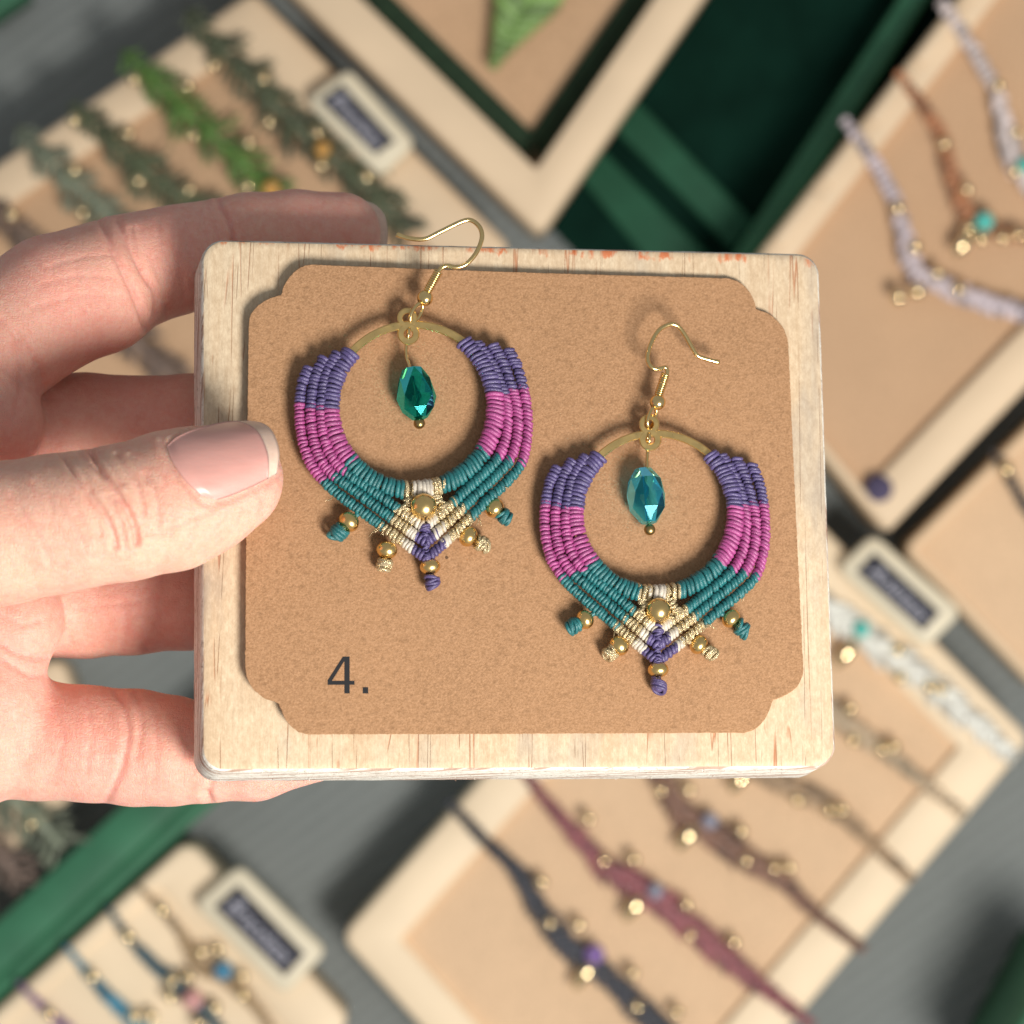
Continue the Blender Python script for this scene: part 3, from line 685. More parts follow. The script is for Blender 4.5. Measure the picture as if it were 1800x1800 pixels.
def build_hand():
    V, Q = hand_mesh(); N = vnormals(V, Q); P = proj(V)
    face = np.clip(N[:, 2]*3.0, 0, 1); dep = np.zeros(len(V)); red = np.zeros(len(V))
    for pts, d, wd, th in FOLDS:
        wd = wd*0.72; c = cat_rom(pts, 3.0); lo, hi = c.min(0)-40, c.max(0)+40
        sel = np.where((P[:, 0] > lo[0]) & (P[:, 0] < hi[0]) & (P[:, 1] > lo[1]) & (P[:, 1] < hi[1]) & ((V[:, 2] > 13) if th else (V[:, 2] < 12)) & (N[:, 2] > -0.1))[0]
        if not len(sel): continue
        D = np.min(np.linalg.norm(P[sel][:, None]-c[None], axis=2), axis=1)
        dep[sel] -= 1.5*d*np.exp(-(D/wd)**2)*face[sel]; dep[sel] += (0.20*d if d > 0.5 else 0.0)*np.exp(-((D-2.1*wd)/(1.3*wd))**2)*face[sel]; red[sel] = np.maximum(red[sel], min(1, d*1.1)*np.exp(-(D/(wd*1.6))**2))
    # slow unevenness of flesh
    q = V*0.12; dep += 0.16*(np.sin(q[:, 0]*1.9+1)+np.sin(q[:, 1]*2.3+q[:, 2]*1.3)+np.sin(q[:, 0]*1.1-q[:, 1]*1.7))*0.6
    poly = np.vstack([cat_rom([(286, 780), (312, 763), (341, 750), (390, 737), (440, 730)], 4.0), cat_rom([(470, 735), (490, 760), (500, 800), (494, 836)], 4.0), cat_rom([(488, 836), (440, 860), (398, 877), (365, 886)], 4.0), cat_rom([(362, 884), (325, 850), (302, 816), (288, 786)], 4.0)])
    inn = np.zeros(len(V), bool)
    for (xa, ya), (xb, yb) in zip(poly, np.roll(poly, -1, 0)):
        cnd = (ya > P[:, 1]) != (yb > P[:, 1])
        if abs(yb-ya) > 1e-9: inn ^= cnd & (P[:, 0] < (xb-xa)*(P[:, 1]-ya)/(yb-ya)+xa)
    inn &= (V[:, 2] > 12) & (N[:, 2] > 0); dep[inn] = np.minimum(dep[inn], 0)*0.2-0.45
    dep = np.clip(dep, -1.5, 0.16)
    E = np.vstack([Q[:, [0, 1]], Q[:, [1, 2]], Q[:, [2, 3]], Q[:, [3, 0]]]); kk = np.maximum(np.bincount(E[:, 0], minlength=len(V)), 1)
    for _ in range(2): dep = 0.5*dep+0.5*np.bincount(E[:, 0], weights=dep[E[:, 1]], minlength=len(V))/kk
    V = V+N*dep[:, None]
    pale, pink = np.array([0.75, 0.465, 0.34]), np.array([0.86, 0.40, 0.325])
    thumb = np.clip((V[:, 2]-9)/8, 0, 1)
    k = np.clip(0.62-0.50*thumb+0.12*np.sin(V[:, 0]*0.22+V[:, 1]*0.17), 0, 1)
    tip = np.exp(-(((P[:, 0]-480)/45)**2+((P[:, 1]-880)/45)**2))*thumb; k = np.clip(k+0.6*tip+0.45*red, 0, 1)
    colr = pale+(pink-pale)*k[:, None]
    o = mk('hand', (V, Q.tolist()), M['skin'], None, origin=U(-180, 1000, -8), attr=colr)
    tag(o, 'bare hand gripping the pine board at its left, thumb over the card edge', 'hand')
    # thumb nail, a curved plate fitted to the thumb
    top = cat_rom([(293, 784), (312, 768), (341, 755), (390, 742), (436, 739)], 1.0); bot = cat_rom([(365, 882), (398, 874), (440, 857), (486, 834)], 1.0)
    lef = cat_rom([(293, 784), (305, 815), (328, 848), (365, 882)], 1.0); rig = cat_rom([(436, 739), (462, 744), (480, 760), (491, 795), (486, 834)], 1.0)
    def at(c, t): f = t*(len(c)-1); i = np.minimum(f.astype(int), len(c)-2); return c[i]+(c[i+1]-c[i])*(f-i)[:, None]
    nu, nv = 41, 31; u, v = [g.ravel() for g in np.meshgrid(np.linspace(0, 1, nu), np.linspace(0, 1, nv), indexing='ij')]
    S = (1-v)[:, None]*at(top, u)+v[:, None]*at(bot, u)+(1-u)[:, None]*at(lef, v)+u[:, None]*at(rig, v)-(
        ((1-u)*(1-v))[:, None]*top[0]+(u*(1-v))[:, None]*top[-1]+((1-u)*v)[:, None]*bot[0]+(u*v)[:, None]*bot[-1])
    zs = np.arange(40, 8, -0.25); hit = np.full(len(u), np.nan)
    js = FING['thumb'][5:]
    for z in zs:
        k = (CAM_H-z)/CAM_H; Pp = np.column_stack([(S[:, 0]-900)/10*k, (900-S[:, 1])/10*k, np.full(len(u), z)])
        h = (chain(Pp, js, 1.2) < 0) & np.isnan(hit); hit[h] = z
    ok = ~np.isnan(hit) & (u < 0.75) & (v > 0.12)
    def bas(u, v): return np.column_stack([np.ones_like(u), u, v, u*u, u*v, v*v])
    co = np.linalg.lstsq(bas(u[ok], v[ok]), hit[ok], rcond=None)[0]
    z = bas(u, v)@co+0.22-0.5*np.clip(0.10-u, 0, 1)*8-0.55*np.abs(2*v-1)**4
    G = np.array([U(a, b, c) for (a, b), c in zip(S, z)]); G2 = G-np.array([0, 0, 0.5])
    def patch(i0, i1):
        F = []; nn = len(G)
        for i in range(i0, i1):
            for j in range(nv-1):
                q = [i*nv+j, i*nv+j+1, (i+1)*nv+j+1, (i+1)*nv+j]; F.append(q); F.append([x+nn for x in q[::-1]])
        for i in range(i0, i1):
            for j in (0, nv-1):
                q = [i*nv+j, (i+1)*nv+j, (i+1)*nv+j+nn, i*nv+j+nn]; F.append(q if j else q[::-1])
        for i in (i0, i1):
            for j in range(nv-1):
                q = [i*nv+j, i*nv+j+1, i*nv+j+1+nn, i*nv+j+nn]; F.append(q if i == i0 else q[::-1])
        vv = np.vstack([G, G2]); us = sorted({x for f in F for x in f}); mp = {a: b for b, a in enumerate(us)}
        return vv[us], [[mp[x] for x in f] for f in F]
    cut = int(nu*0.86)
    nl = mk('nail', patch(0, cut), M['nail'], o); nl['label'] = 'pink thumb nail'
    mk('nail_free_edge', patch(cut, nu-1), M['nailtip'], nl)
    # nail of the forefinger, seen past its tip
    out = cat_rom([(640, 352), (660, 360), (675, 376), (681, 398), (681, 425), (676, 450)], 3.0)
    rings = []
    for zz, sh in ((-30.5, 0), (-29.9, 0), (-29.0, -14), (-28.6, -30)):
        rings.append(np.array([U(p[0]+sh, p[1]+(3 if sh else 0), zz) for p in out]))
    n = len(out); Vn = np.vstack(rings); Fn = [[i*n+k, i*n+k+1, (i+1)*n+k+1, (i+1)*n+k] for i in range(3) for k in range(n-1)]
    mk('nail', (Vn, Fn), M['nailtip'], o)
build_hand()

# ------------------------------------------------------------------ the stall table behind
TABLE = -420.0
M.update(
    paper_light=m_kraft('lit_tray_paper', (0.62, 0.43, 0.27), 0.03), cream_light=plain('lit_pale_wood', (0.86, 0.69, 0.48), 0.6, 0.07, 0.03, 0.05, 0.6),  # tray paper and wood again, with brighter light put into the colour
    slat_green=plain('shaded_green_paint', (0.018, 0.085, 0.046), 0.6, 0.25, 0.06, 0.08, 0.5, spec=0.2),  # the crate's green, darkened to paint in shade on the slats
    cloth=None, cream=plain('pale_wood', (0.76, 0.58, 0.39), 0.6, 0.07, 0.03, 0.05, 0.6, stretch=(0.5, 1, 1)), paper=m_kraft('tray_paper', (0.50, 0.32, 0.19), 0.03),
    green=plain('green_paint', (0.035, 0.155, 0.080), 0.5, 0.18, 0.06, 0.08, 0.5), felt=plain('shaded_green_lining', (0.016, 0.036, 0.018), 0.95, 0.45, 0.5, 0.3, 1.0),  # lining darkened to paint in the shade along the frame's inner wall
    crate_floor=plain('shaded_crate_inside', (0.004, 0.021, 0.014), 0.9, 0.3, 0.05, spec=0.05), tagwood=plain('tag_wood', (0.74, 0.66, 0.49), 0.55, 0.06, 0.1, 0.05, 0.8),  # near-black crate floor: deep shade is put into its green
    slate=plain('blackboard', (0.030, 0.030, 0.042), 0.8, 0.25, 0.3), chalk=plain('chalk', (0.45, 0.45, 0.52), 0.9, 0.1), leaf=m_thread('green_cord', (0.17, 0.29, 0.075), var=0.6),
    tbead=m_metal('bracelet_brass', (0.95, 0.76, 0.45), 0.06), turq=plain('turquoise', (0.10, 0.55, 0.48), 0.3, 0.15), violet=plain('violet_stone', (0.22, 0.12, 0.38), 0.22, 0.2, spec=0.8),
    bluest=plain('blue_stone', (0.05, 0.24, 0.40), 0.2, 0.2, spec=0.8), rose=plain('rose_stone', (0.62, 0.30, 0.28), 0.2, 0.2, spec=0.8), greyst=plain('grey_stone', (0.25, 0.25, 0.32), 0.2, 0.2, spec=0.8), amber=plain('amber_stone', (0.62, 0.32, 0.07), 0.2, 0.2, spec=0.8))
def m_cloth():
    t = NT('grey_ribbed_cloth')
    wv = t.n('ShaderNodeTexWave', {'Vector': t.coords((1, 1, 1), (0, 0, 0.95)), 'Scale': 0.07, 'Distortion': 1.2, 'Detail': 1.0}).outputs['Fac']
    f = t.noise(t.coords(), 0.02, 3.0); g = t.noise(t.coords(), 0.8, 3.0, 0.7)
    col = t.mix(t.ramp(f, [(0.3, 0.0), (0.7, 1.0)]), (0.185, 0.203, 0.198), (0.235, 0.253, 0.247))
    col = t.mix(t.math('MULTIPLY', wv, 0.35), col, (0.135, 0.148, 0.144))
    t.set(Base_Color=t.mix(t.ramp(g, [(0.4, 0.0), (0.7, 0.3)]), col, (0.30, 0.315, 0.31)), Roughness=0.95, Specular_IOR_Level=0.1, Normal=t.bump(wv, 0.4))
    return t.m
M['cloth'] = m_cloth()
def fuzzy(name, c): return m_thread(name, c, var=0.60)
def tp(p, z): return U(p[0], p[1], z)[:2]
def tablecloth():
    n = 60; xs = np.linspace(-900, 900, n); X, Y = np.meshgrid(xs, xs, indexing='ij')
    Z = TABLE+0.5*np.sin(X*0.05+Y*0.045)+0.35*np.sin(X*0.11-Y*0.02)-0.9
    V = np.column_stack([X.ravel(), Y.ravel(), Z.ravel()]); F = [[i*n+j, (i+1)*n+j, (i+1)*n+j+1, i*n+j+1] for i in range(n-1) for j in range(n-1)]
    o = mk('tablecloth', (V, F), M['cloth']); o['kind'] = 'structure'
    o['label'] = 'grey ribbed cloth covering the stall table'; o['category'] = 'cloth'
tablecloth()
def prism(poly2, z0, z1, bev=1.5, r=3.0):
    p = round_poly(poly2, r, 5)
    return rings_to_mesh([z3(p, z0), z3(p, z1-bev), z3(round_poly(inset_poly(poly2, bev*0.3), max(r-bev*0.3, 0.3), 5), z1-bev*0.3), z3(round_poly(inset_poly(poly2, bev), max(r-bev, 0.3), 5), z1)])
def tray(name, label, cpx, ztop, rails, depth=3.0, r_out=4.0, cat='tray', r_in=1.2, group='display trays on the table', lining=None, blocks=None, panel='paper', wood='cream'):
    c = np.array([tp(p, ztop) for p in cpx]); cen = c.mean(0)
    t = thing(name, label, cat, (cen[0], cen[1], TABLE), group)
    inn = inset_poly(c, rails)
    A = lambda ins, rr: round_poly(inset_poly(c, ins), max(0.4, rr), 6)
    I = lambda ins, rr: round_poly(inset_poly(inn, -ins), max(0.4, rr), 6)
    zf = ztop-depth
    ring = rings_to_mesh([z3(A(0.3, r_out), TABLE-1), z3(A(0, r_out), ztop-2.2), z3(A(0.5, r_out-0.5), ztop-0.7), z3(A(1.8, r_out-1.6), ztop), z3(I(0.9, r_in+0.4), ztop), z3(I(0.2, r_in), ztop-0.5), z3(I(0, r_in), zf-1.0)], cap_first=True, cap_last=False)
    mk('frame', ring, M[wood], t)
    pan = round_poly(inset_poly(inn, -0.6), 1.0, 6)
    mk('backing_paper', rings_to_mesh([z3(pan, zf-1.5), z3(pan, zf)]), M[panel], t, smooth=False)
    if lining:
        for i in lining:
            a, b = inn[i], inn[(i+1) % 4]; e = unit(b-a); nn = np.array([-e[1], e[0]]); nn = nn if np.dot(cen-a, nn) > 0 else -nn
            q = [a+nn*0.4+e*2, b+nn*0.4-e*2, b+nn*8.0-e*9, a+nn*8.0+e*9]
            mk('lining', prism(np.array(q), zf-0.5, zf+2.2+0.4*i, 0.8, 1.0), M['felt'], t)
    if blocks:
        side, ts, wd, hh = blocks; a, b = c[side], c[(side+1) % 4]; e = unit(b-a); ln = np.linalg.norm(b-a); nn = np.array([-e[1], e[0]]); nn = nn if np.dot(cen-a, nn) > 0 else -nn
        for k in range(len(ts)-1):
            p, q = a+e*(ts[k]*ln+1.9), a+e*(ts[k+1]*ln-1.9)
            mk('rail_block', prism(np.array([p+nn*0.6, q+nn*0.6, q+nn*wd, p+nn*wd]), ztop-0.4, ztop+hh, 1.0, 1.0), M['cream'], t)
    return t

A_Z, B_Z, C_Z, D_Z, E_Z, F_Z, H_Z = -392, -380, -376, -396, -392, -394, -398
tray('bracelet_tray', 'pale wooden tray of green bracelets behind the fingers', [(445, -18), (905, 440), (-80, 1110), (-480, 610)], A_Z, [17, 14, 14, 12], 3.0)
tray('bead_tray', 'pale wooden tray with brass ringed bracelets below the hand', [(105, 1150), (180, 1352), (-215, 1705), (-340, 1420)], H_Z, [12, 12, 12, 12], 3.0)
tray('deep_frame', 'deep wooden box frame with green lining and painted-in shade, holding a leaf pendant', [(330, -190), (950, 414), (1420, -270), (900, -760)], B_Z, [13, 12, 12, 12], 16.0, 3.0, cat='frame', lining=[0, 1])
tray('necklace_tray', 'notched wooden tray of lilac necklaces in the upper right', [(1863, -237), (1245, 560), (1560, 938), (2180, 290)], C_Z, [9, 3, 13, 10], 4.0, 2.0, blocks=(0, [0.02, 0.16, 0.297, 0.435, 0.567, 0.70, 0.837, 0.97], 5.0, 1.6))
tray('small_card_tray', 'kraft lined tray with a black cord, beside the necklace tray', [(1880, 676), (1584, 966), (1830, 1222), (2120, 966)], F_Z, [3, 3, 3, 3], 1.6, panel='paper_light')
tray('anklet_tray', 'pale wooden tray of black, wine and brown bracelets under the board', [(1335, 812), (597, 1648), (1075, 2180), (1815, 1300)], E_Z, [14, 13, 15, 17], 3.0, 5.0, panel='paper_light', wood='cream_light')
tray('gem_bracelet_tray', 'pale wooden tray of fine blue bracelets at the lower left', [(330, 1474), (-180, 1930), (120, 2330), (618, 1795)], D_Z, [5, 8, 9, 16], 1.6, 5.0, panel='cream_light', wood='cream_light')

# green crate
def crate():
    t = thing('green_crate', 'green painted wooden crate, shade put into its colour, between the frame and necklace tray', 'crate', (*tp((1250, 200), TABLE), TABLE), 'green crates on the table')
    fl = np.array([tp(p, TABLE+3) for p in [(1180, -260), (900, 330), (1180, 620), (1500, 420), (1760, -120)]])
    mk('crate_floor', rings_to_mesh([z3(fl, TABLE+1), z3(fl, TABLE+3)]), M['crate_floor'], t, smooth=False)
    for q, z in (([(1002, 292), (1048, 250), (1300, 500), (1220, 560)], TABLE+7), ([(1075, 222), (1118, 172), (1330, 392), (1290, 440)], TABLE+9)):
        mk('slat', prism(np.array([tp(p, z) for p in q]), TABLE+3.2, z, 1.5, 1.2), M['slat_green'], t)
    z = TABLE+20; q = [(1668, -60), (1618, -60), (1270, 480), (1318, 500)]
    mk('side_wall', prism(np.array([tp(p, z) for p in q]), TABLE+3.2, z, 1.2, 1.0), M['green'], t)
    z = TABLE+64; o = thing('green_crate', 'green painted crate wall showing in the bottom right corner', 'crate', (*tp((1830, 1760), TABLE), TABLE), 'green crates on the table')
    mk('side_wall', prism(np.array([tp(p, z) for p in [(1858, 1680), (1728, 1915), (1818, 1965), (1948, 1730)]]), TABLE-0.5, z, 1.5, 1.2), M['green'], o)
    mk('rim', prism(np.array([tp(p, z+1) for p in [(1872, 1702), (1765, 1900), (1808, 1930), (1918, 1730)]]), z-0.5, z+2, 0.8, 0.8), M['green'], o)
    z = TABLE+26; o = thing('green_crate', 'green painted crate rail running below the little finger', 'crate', (*tp((170, 1580), TABLE), TABLE), 'green crates on the table')
    mk('side_wall', prism(np.array([tp(p, z) for p in [(700, 965), (-120, 1725), (-70, 1778), (770, 1010)]]), TABLE-0.5, z, 1.0, 0.8), M['green'], o)
    mk('rim', prism(np.array([tp(p, z-4) for p in [(765, 1008), (-72, 1772), (-48, 1800), (795, 1035)]]), TABLE-0.4, z-5, 2.0, 1.0), M['green'], o)
    z = TABLE+18; o = thing('green_crate', 'green painted crate edge showing in the top left corner', 'crate', (*tp((-20, -20), TABLE), TABLE), 'green crates on the table')
    mk('side_wall', prism(np.array([tp(p, z) for p in [(48, -14), (-30, 40), (-120, -60), (-40, -140)]]), TABLE-0.5, z, 1.5, 1.2), M['green'], o)
    mk('rim', prism(np.array([tp(p, z+1) for p in [(20, -22), (-25, 8), (-60, -30), (-18, -66)]]), z-0.5, z+1.5, 0.8, 0.8), M['green'], o)
crate()

# blackboard name tags with chalk writing
def name_tag(label, cpx, z, spx, text):
    c = np.array([tp(p, z) for p in cpx]); cen = c.mean(0)
    t = thing('name_tag', label, 'sign', (cen[0], cen[1], z-6), 'blackboard tags on the trays')
    mk('tag_frame', prism(c, z-6, z, 1.5, 3.2), M['tagwood'], t)
    s = np.array([tp(p, z) for p in spx])
    mk('slate', rings_to_mesh([z3(s, z-0.8), z3(s, z+0.25)]), M['slate'], t, smooth=False)
    cu = bpy.data.curves.new('chalk', 'FONT'); cu.body = text; cu.align_x = 'CENTER'; cu.align_y = 'CENTER'; cu.size = 1.0; cu.extrude = 0.0; cu.shear = 0.25
    ob = bpy.data.objects.new('chalk', cu); COL.objects.link(ob); dg = bpy.context.evaluated_depsgraph_get()
    me = ob.evaluated_get(dg).to_mesh(); V = np.array([v.co[:] for v in me.vertices]); F = [list(p.vertices) for p in me.polygons]
    ob.to_mesh_clear(); bpy.data.objects.remove(ob)
    e = s[1]-s[0]; f = s[3]-s[0]; wd = np.ptp(V[:, 0]); k = 0.84/wd; hy = np.ptp(V[:, 1])
    mid = (V.max(0)+V.min(0))/2; P = s.mean(0)+((V[:, 0]-mid[0])*k)[:, None]*e-((V[:, 1]-mid[1])/hy*0.55)[:, None]*f
    mk('chalk_writing', (z3(P, z+0.42), F), M['chalk'], t, smooth=False)
name_tag('cream blackboard tag on the green bracelet tray', [(612, 118), (732, 252), (668, 312), (534, 176)], A_Z+7, [(601, 148), (694, 248), (660, 272), (562, 177)], 'Bracelets')
name_tag('cream blackboard tag beside the board edge', [(1536, 938), (1694, 1076), (1628, 1142), (1470, 1000)], E_Z+7, [(1537, 971), (1652, 1076), (1622, 1110), (1505, 1005)], 'Anklets')
name_tag('cream blackboard tag on the blue bracelet tray', [(420, 1520), (575, 1672), (500, 1752), (338, 1590)], D_Z+7, [(418, 1556), (536, 1677), (500, 1716), (377, 1595)], 'Bracelets')

# knotted bracelets and necklaces
def band(path_px, z, widths, col, kind='braid', tail=None):
    P = cat_rom([np.r_[tp(p, z), z+(p[2] if len(p) > 2 else 0)] for p in path_px], 2.6 if kind == 'fern' else 2.3)
    T = unit(np.gradient(P, axis=0)); S = np.column_stack([-T[:, 1], T[:, 0], np.zeros(len(T))]); gs = []
    tt = np.linspace(0, 1, len(P)); W = np.interp(tt, [w[0] for w in widths], [w[1]*(1.0 if kind == 'fern' else 0.84) for w in widths])
    if kind == 'fern': W = W*(0.80+0.75*np.abs(np.sin(np.arange(len(P))*2.6*np.pi/11.0+random.uniform(0, 3))))
    gs.append(tube(P, np.maximum(0.5, W*(0.22 if kind == 'fern' else 0.30)), 6))
    for i in range(len(P)):
        for s in (-1, 1):
            w = W[i]*random.uniform(0.75, 1.2)
            if kind == 'fern':
                for r in range(4):
                    d = unit(T[i]*random.uniform(0.2, 1.0)+S[i]*s*random.uniform(0.5, 1.0)+np.array([0, 0, random.uniform(-0.1, 0.5)]))
                    gs.append(blob(P[i]+S[i]*s*w*0.45+np.array([0, 0, random.uniform(0, 1.0)]), d, w*random.uniform(0.5, 1.3), 0.55, 0.4, 4, 4))
            else:
                d = unit(T[i]*0.9+S[i]*s*0.8)
                gs.append(blob(P[i]+S[i]*s*w*0.48+np.array([0, 0, 0.3]), d, w*0.66+0.4, 0.95, 0.85, 6, 4))
    return merge(gs)
def bracelet(label, path, z, widths, color, beads=(), big=(), kind='braid', name='bracelet', cat='bracelet', group='knotted bracelets on the trays'):
    c = tp(path[len(path)//2][:2], z)
    t = thing(name, label, cat, (c[0], c[1], z-1.5), group)
    mk('band', band(path, z, widths, color, kind), color, t)
    for b in beads:
        mk('bead', ball(np.r_[tp(b[:2], z+1.9), z+1.9], b[2] if len(b) > 2 else 1.9, (0.3, 0.4, 0.5), 0.3, 14, 0.9), M['tbead'], t)
    for x, y, r, m, sq in big:
        mk('stone', ball(np.r_[tp((x, y), z+2.4), z+2.4], r, (0.55, 0.75, 0.1), 0.0, 18, sq), M[m], t)
    return t
def Wd(*a): n = len(a); return [(i/(n-1), v) for i, v in enumerate(a)]
gz = A_Z+1.4
sage = fuzzy('sage_cord', (0.17, 0.195, 0.135)); moss = fuzzy('moss_cord', (0.078, 0.098, 0.048)); lime = fuzzy('leaf_green_cord', (0.080, 0.170, 0.028)); olive = fuzzy('olive_cord', (0.068, 0.082, 0.042)); taupe = fuzzy('taupe_cord', (0.16, 0.11, 0.085))
bracelet('pale sage fern bracelet at the left of the green ones', [(40, 232), (80, 275), (130, 325), (190, 378), (270, 460)], gz, Wd(2.4, 3.6, 4.6, 4.8, 3.0), sage, [(130, 297), (145, 372)], kind='fern')
bracelet('dark moss fern bracelet left of the bright green one', [(128, 188), (190, 240), (235, 285), (285, 325), (345, 362), (420, 430)], gz, Wd(2.2, 3.4, 4.4, 4.0, 4.4, 3.5), moss, [(130, 210), (224, 234), (243, 317), (332, 333)], kind='fern')
bracelet('bright leaf green fern bracelet behind the forefinger', [(225, 100), (285, 155), (335, 205), (375, 240), (420, 275), (465, 335), (540, 410)], gz, Wd(2.6, 3.8, 4.8, 3.8, 4.8, 4.6, 3.5), lime, [(236, 139), (329, 150), (340, 236), (437, 250), (435, 326)], [(476, 332, 2.6, 'amber', 1.0)], kind='fern')
bracelet('olive fern bracelet beside the upper tag', [(335, 25), (375, 75), (430, 130), (490, 190), (560, 262), (640, 325), (720, 410)], gz, Wd(2.6, 4.0, 4.6, 5.0, 4.4, 4.8, 4.0), olive, [(375, 113), (463, 137), (473, 213), (557, 233), (565, 290), (645, 310)], [(567, 262, 2.4, 'amber', 1.0)], kind='fern')
bracelet('taupe bracelet peeping out under the forefinger', [(-60, 330), (10, 390), (80, 450), (180, 545), (290, 650), (380, 740)], gz, Wd(2.2, 3.4, 4.5, 4.8, 4.2, 3.0), taupe, [(20, 377)], kind='fern')
bracelet('grey green fringed bracelet below the little finger', [(-60, 1330), (20, 1400), (70, 1445), (110, 1490)], H_Z+1.4, Wd(3.4, 5.0, 6.0, 4.5), sage, [(55, 1448, 1.8)], kind='fern')
bracelet('brown fringed bracelet at the left picture edge', [(-80, 1430), (-20, 1480), (20, 1525), (40, 1555)], H_Z+1.4, Wd(3.0, 4.5, 5.0, 3.0), taupe, kind='fern')
ez = E_Z+1.4
navy = fuzzy('navy_cord', (0.022, 0.024, 0.035)); wine = fuzzy('wine_cord', (0.22, 0.065, 0.075)); brown = fuzzy('brown_cord', (0.17, 0.085, 0.055)); tan = fuzzy('tan_cord', (0.30, 0.20, 0.115)); sand = fuzzy('sand_cord', (0.42, 0.32, 0.21)); ivory = fuzzy('white_cord', (0.72, 0.64, 0.54))
bracelet('black macrame anklet set with a violet stone', [(792, 1412), (850, 1475), (910, 1535), (950, 1600), (1000, 1665), (1050, 1700), (1110, 1760), (1190, 1830), (1260, 1890)], ez, Wd(1.6, 1.9, 3.6, 4.8, 5.6, 4.2, 5.6, 3.0, 1.8), navy,
         [(952, 1549), (967, 1622), (1018, 1625), (1112, 1710), (1119, 1770), (1190, 1778)], [(1045, 1677, 3.0, 'violet', 1.0), (1026, 1716, 1.9, 'tbead', 2.6)])
bracelet('wine red macrame anklet between the black and brown ones', [(915, 1345), (960, 1410), (1020, 1475), (1070, 1530), (1140, 1570), (1210, 1625), (1270, 1680), (1340, 1735), (1425, 1800)], ez, Wd(1.8, 2.4, 4.0, 5.4, 6.0, 5.6, 4.6, 2.6, 1.8), wine,
         [(1034, 1439), (1062, 1513), (1114, 1510), (1206, 1590), (1214, 1643), (1290, 1656)], [(1152, 1566, 2.6, 'greyst', 1.0), (1113, 1597, 1.9, 'tbead', 2.4)])
bracelet('brown macrame anklet next to the wine red one', [(1110, 1300), (1165, 1370), (1200, 1430), (1260, 1470), (1310, 1510), (1370, 1545), (1440, 1610), (1515, 1668)], ez, Wd(2.4, 4.0, 5.4, 5.6, 4.8, 3.2, 2.2, 1.8), brown,
         [(1162, 1389), (1211, 1387), (1303, 1460), (1312, 1512), (1362, 1526), (1387, 1525)], [(1248, 1443, 2.6, 'greyst', 1.0), (1207, 1473, 1.9, 'tbead', 2.4)])
bracelet('tan macrame anklet next to the brown one', [(1250, 1270), (1330, 1350), (1400, 1390), (1470, 1425), (1530, 1480), (1600, 1545)], ez, Wd(3.0, 4.2, 4.4, 3.4, 2.4, 1.8), tan, [(1402, 1406), (1458, 1423), (1480, 1422)], [(1300, 1372, 1.9, 'tbead', 2.4)])
bracelet('sand coloured anklet beside the white one', [(1380, 1170), (1470, 1260), (1540, 1310), (1600, 1355), (1690, 1430)], ez, Wd(3.4, 4.2, 3.6, 2.6, 1.8), sand, [(1494, 1245), (1500, 1300), (1550, 1315), (1572, 1312)])
bracelet('white macrame anklet with a turquoise bead', [(1400, 1020), (1480, 1090), (1550, 1140), (1620, 1190), (1690, 1250), (1780, 1330)], ez, Wd(4.6, 6.4, 6.4, 5.6, 4.4, 3.6), ivory, [(1579, 1142), (1582, 1190), (1634, 1207), (1655, 1210)], [(1514, 1106, 2.4, 'turq', 1.0), (1487, 1150, 1.9, 'tbead', 2.6)])
dz = D_Z+1.4
goldc = fuzzy('old_gold_cord', (0.35, 0.24, 0.13)); petrol = fuzzy('petrol_cord', (0.030, 0.085, 0.115)); sky = fuzzy('sky_blue_cord', (0.045, 0.205, 0.30)); lilac2 = fuzzy('plum_cord', (0.20, 0.10, 0.24))
bracelet('thin old gold bracelet with a blue stone', [(250, 1565), (290, 1605), (325, 1650), (350, 1700), (400, 1725), (450, 1770), (500, 1840)], dz, Wd(0.7, 1.2, 2.2, 2.6, 2.4, 1.8, 1.0), goldc, [(285, 1599, 2.0), (354, 1673, 2.0), (382, 1668), (427, 1748, 2.0), (425, 1715)], [(392, 1706, 2.9, 'bluest', 1.0)])
bracelet('petrol blue bracelet with a rose stone', [(192, 1598), (225, 1645), (265, 1690), (300, 1720), (345, 1765), (390, 1810)], dz, Wd(0.7, 1.4, 2.6, 3.0, 2.8, 2.0), petrol, [(226, 1646, 2.0), (303, 1723, 2.0), (330, 1717), (299, 1751), (378, 1770, 2.0), (350, 1798)], [(338, 1757, 3.2, 'rose', 1.0)])
bracelet('sky blue bracelet next to the plum one', [(118, 1665), (150, 1705), (190, 1750), (230, 1790), (275, 1840)], dz, Wd(0.7, 1.6, 2.8, 3.0, 2.4), sky, [(163, 1716, 2.0), (236, 1786, 2.0), (266, 1785)])
bracelet('plum bracelet in the lowest left corner', [(35, 1730), (70, 1765), (110, 1800), (150, 1840)], dz, Wd(0.7, 1.3, 2.0, 2.0), lilac2, [(88, 1782, 2.0)])
cz = C_Z+1.2
lil = fuzzy('lilac_cord', (0.47, 0.40, 0.42)); rust = fuzzy('rust_cord', (0.36, 0.15, 0.065)); pale = fuzzy('pale_lilac_cord', (0.55, 0.47, 0.45)); blk = fuzzy('black_cord', (0.02, 0.02, 0.026))
NG = 'necklaces on the upper right tray'
bracelet('pale lilac necklace at the upper right edge', [(1655, 5), (1700, 70), (1735, 130), (1755, 165), (1765, 215), (1785, 285), (1830, 350)], cz, Wd(2.2, 2.4, 2.6, 2.8, 4.4, 4.2, 3.0), pale, [(1755, 150), (1788, 232, 1.8), (1785, 300)], [(1801, 290, 2.2, 'turq', 1.0)], name='necklace', cat='necklace', group=NG)
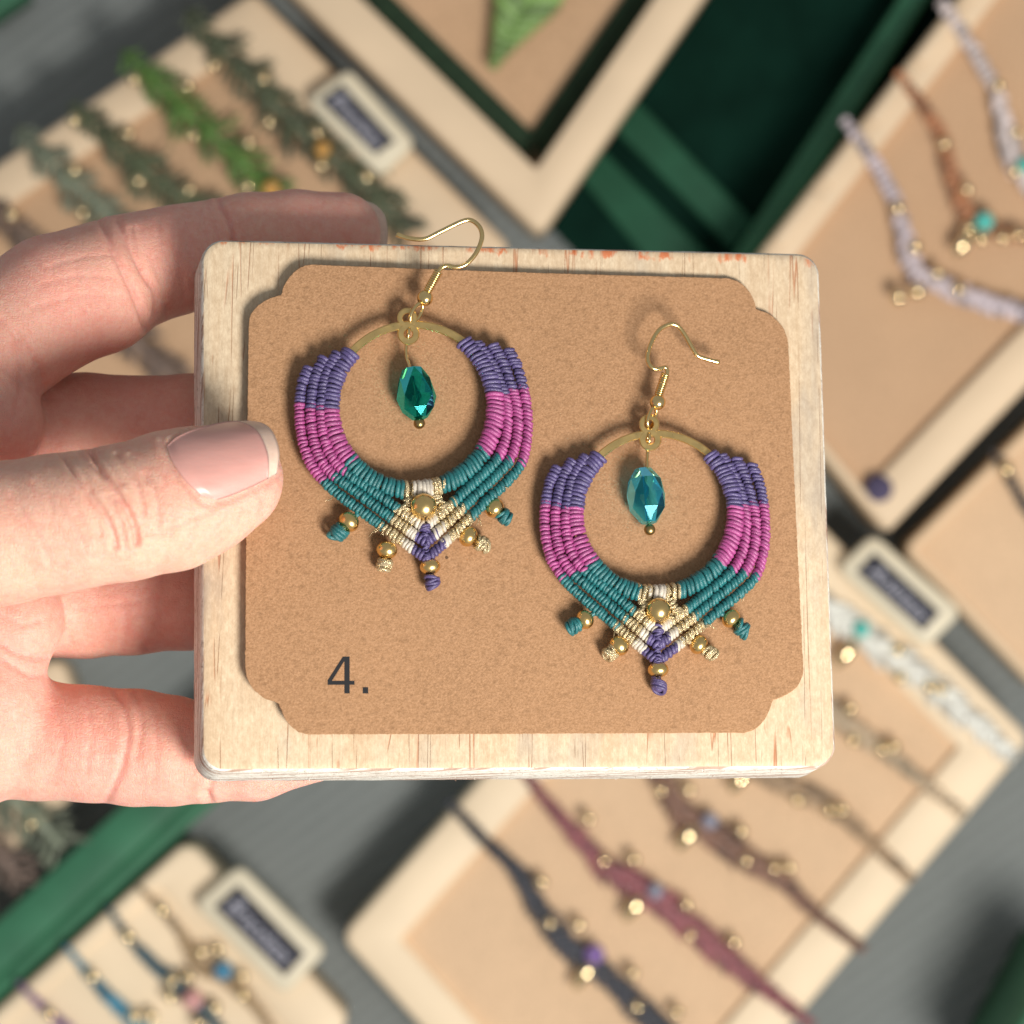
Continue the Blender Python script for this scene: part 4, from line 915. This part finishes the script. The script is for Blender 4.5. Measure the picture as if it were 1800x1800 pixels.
bracelet('rust brown necklace with a turquoise bead', [(1580, 130), (1625, 190), (1655, 240), (1675, 310), (1700, 375), (1750, 405), (1830, 425)], cz, Wd(1.6, 2.0, 2.4, 3.0, 3.2, 2.6, 2.0), rust, [(1660, 253, 2.0), (1699, 332, 2.0), (1703, 400), (1725, 420), (1763, 418), (1790, 412), (1742, 385)], [(1730, 389, 2.8, 'turq', 1.0), (1692, 430, 2.0, 'tbead', 2.0)], name='necklace', cat='necklace', group=NG)
bracelet('lilac twisted necklace nearest the board', [(1485, 212), (1520, 260), (1555, 315), (1578, 365), (1592, 420), (1612, 480), (1670, 508), (1740, 535), (1840, 560)], cz, Wd(1.8, 2.2, 2.4, 2.8, 3.8, 3.8, 3.8, 3.6, 3.4), lil, [(1579, 365, 2.0), (1609, 434, 2.0), (1648, 480), (1685, 508, 2.0)], [(1580, 522, 2.2, 'tbead', 1.0), (1612, 512, 2.2, 'tbead', 1.0)], name='necklace', cat='necklace', group=NG)
bracelet('black cord necklace at the right edge', [(1745, 795), (1775, 840), (1800, 885), (1850, 960)], F_Z+1.4, Wd(1.2, 1.6, 1.8, 1.6), blk, [(1770, 824, 2.2)], name='necklace', cat='necklace', group='black cord on the small tray')
o = thing('purple_bead', 'round purple felt bead in the corner of the necklace tray', 'bead', np.r_[tp((1545, 858), C_Z-4), C_Z-4])
mk('bead_body', ball(np.r_[tp((1545, 858), C_Z-1), C_Z-1], 4.2, (0.2, 0.3, 1), 0.25, 24, 0.85), plain('purple_felt', (0.085, 0.07, 0.13), 0.9, 0.3, 0.4, 0.4, 0.8), o)

# knotted leaf pendant in the deep frame
def leaf():
    z = B_Z-12; t = thing('leaf_pendant', 'green knotted leaf pendant inside the deep frame', 'pendant', np.r_[tp((925, 20), z), z])
    tip, top = np.r_[tp((868, 114), z), z+1], np.r_[tp((978, -130), z), z+3]; ax = unit(top-tip); L = np.linalg.norm(top-tip); s = np.array([-ax[1], ax[0], 0]); gs = []
    n = 19
    mk('midrib', tube(np.array([tip+ax*L*k for k in np.linspace(0.02, 1, 12)])+np.array([0, 0, 1.3]), np.linspace(0.5, 1.1, 12), 7), M['leaf'], t)
    for side in (-1, 1):
        gs = []
        for i in range(n):
            k = i/(n-1); w = (10.5 if side < 0 else 9.0)*min(1.0, k*2.6+0.03)
            base = tip+ax*L*k; end = base+s*side*w-ax*0.0+ax*w*0.55
            mid = (base+end)/2+np.array([0, 0, 1.6])
            gs.append(tube(cat_rom([base, mid, end], 1.0), np.r_[np.full(len(cat_rom([base, mid, end], 1.0))-1, 1.75), 0.9], 7))
        mk('leaf_half', merge(gs), M['leaf'], t)
leaf()
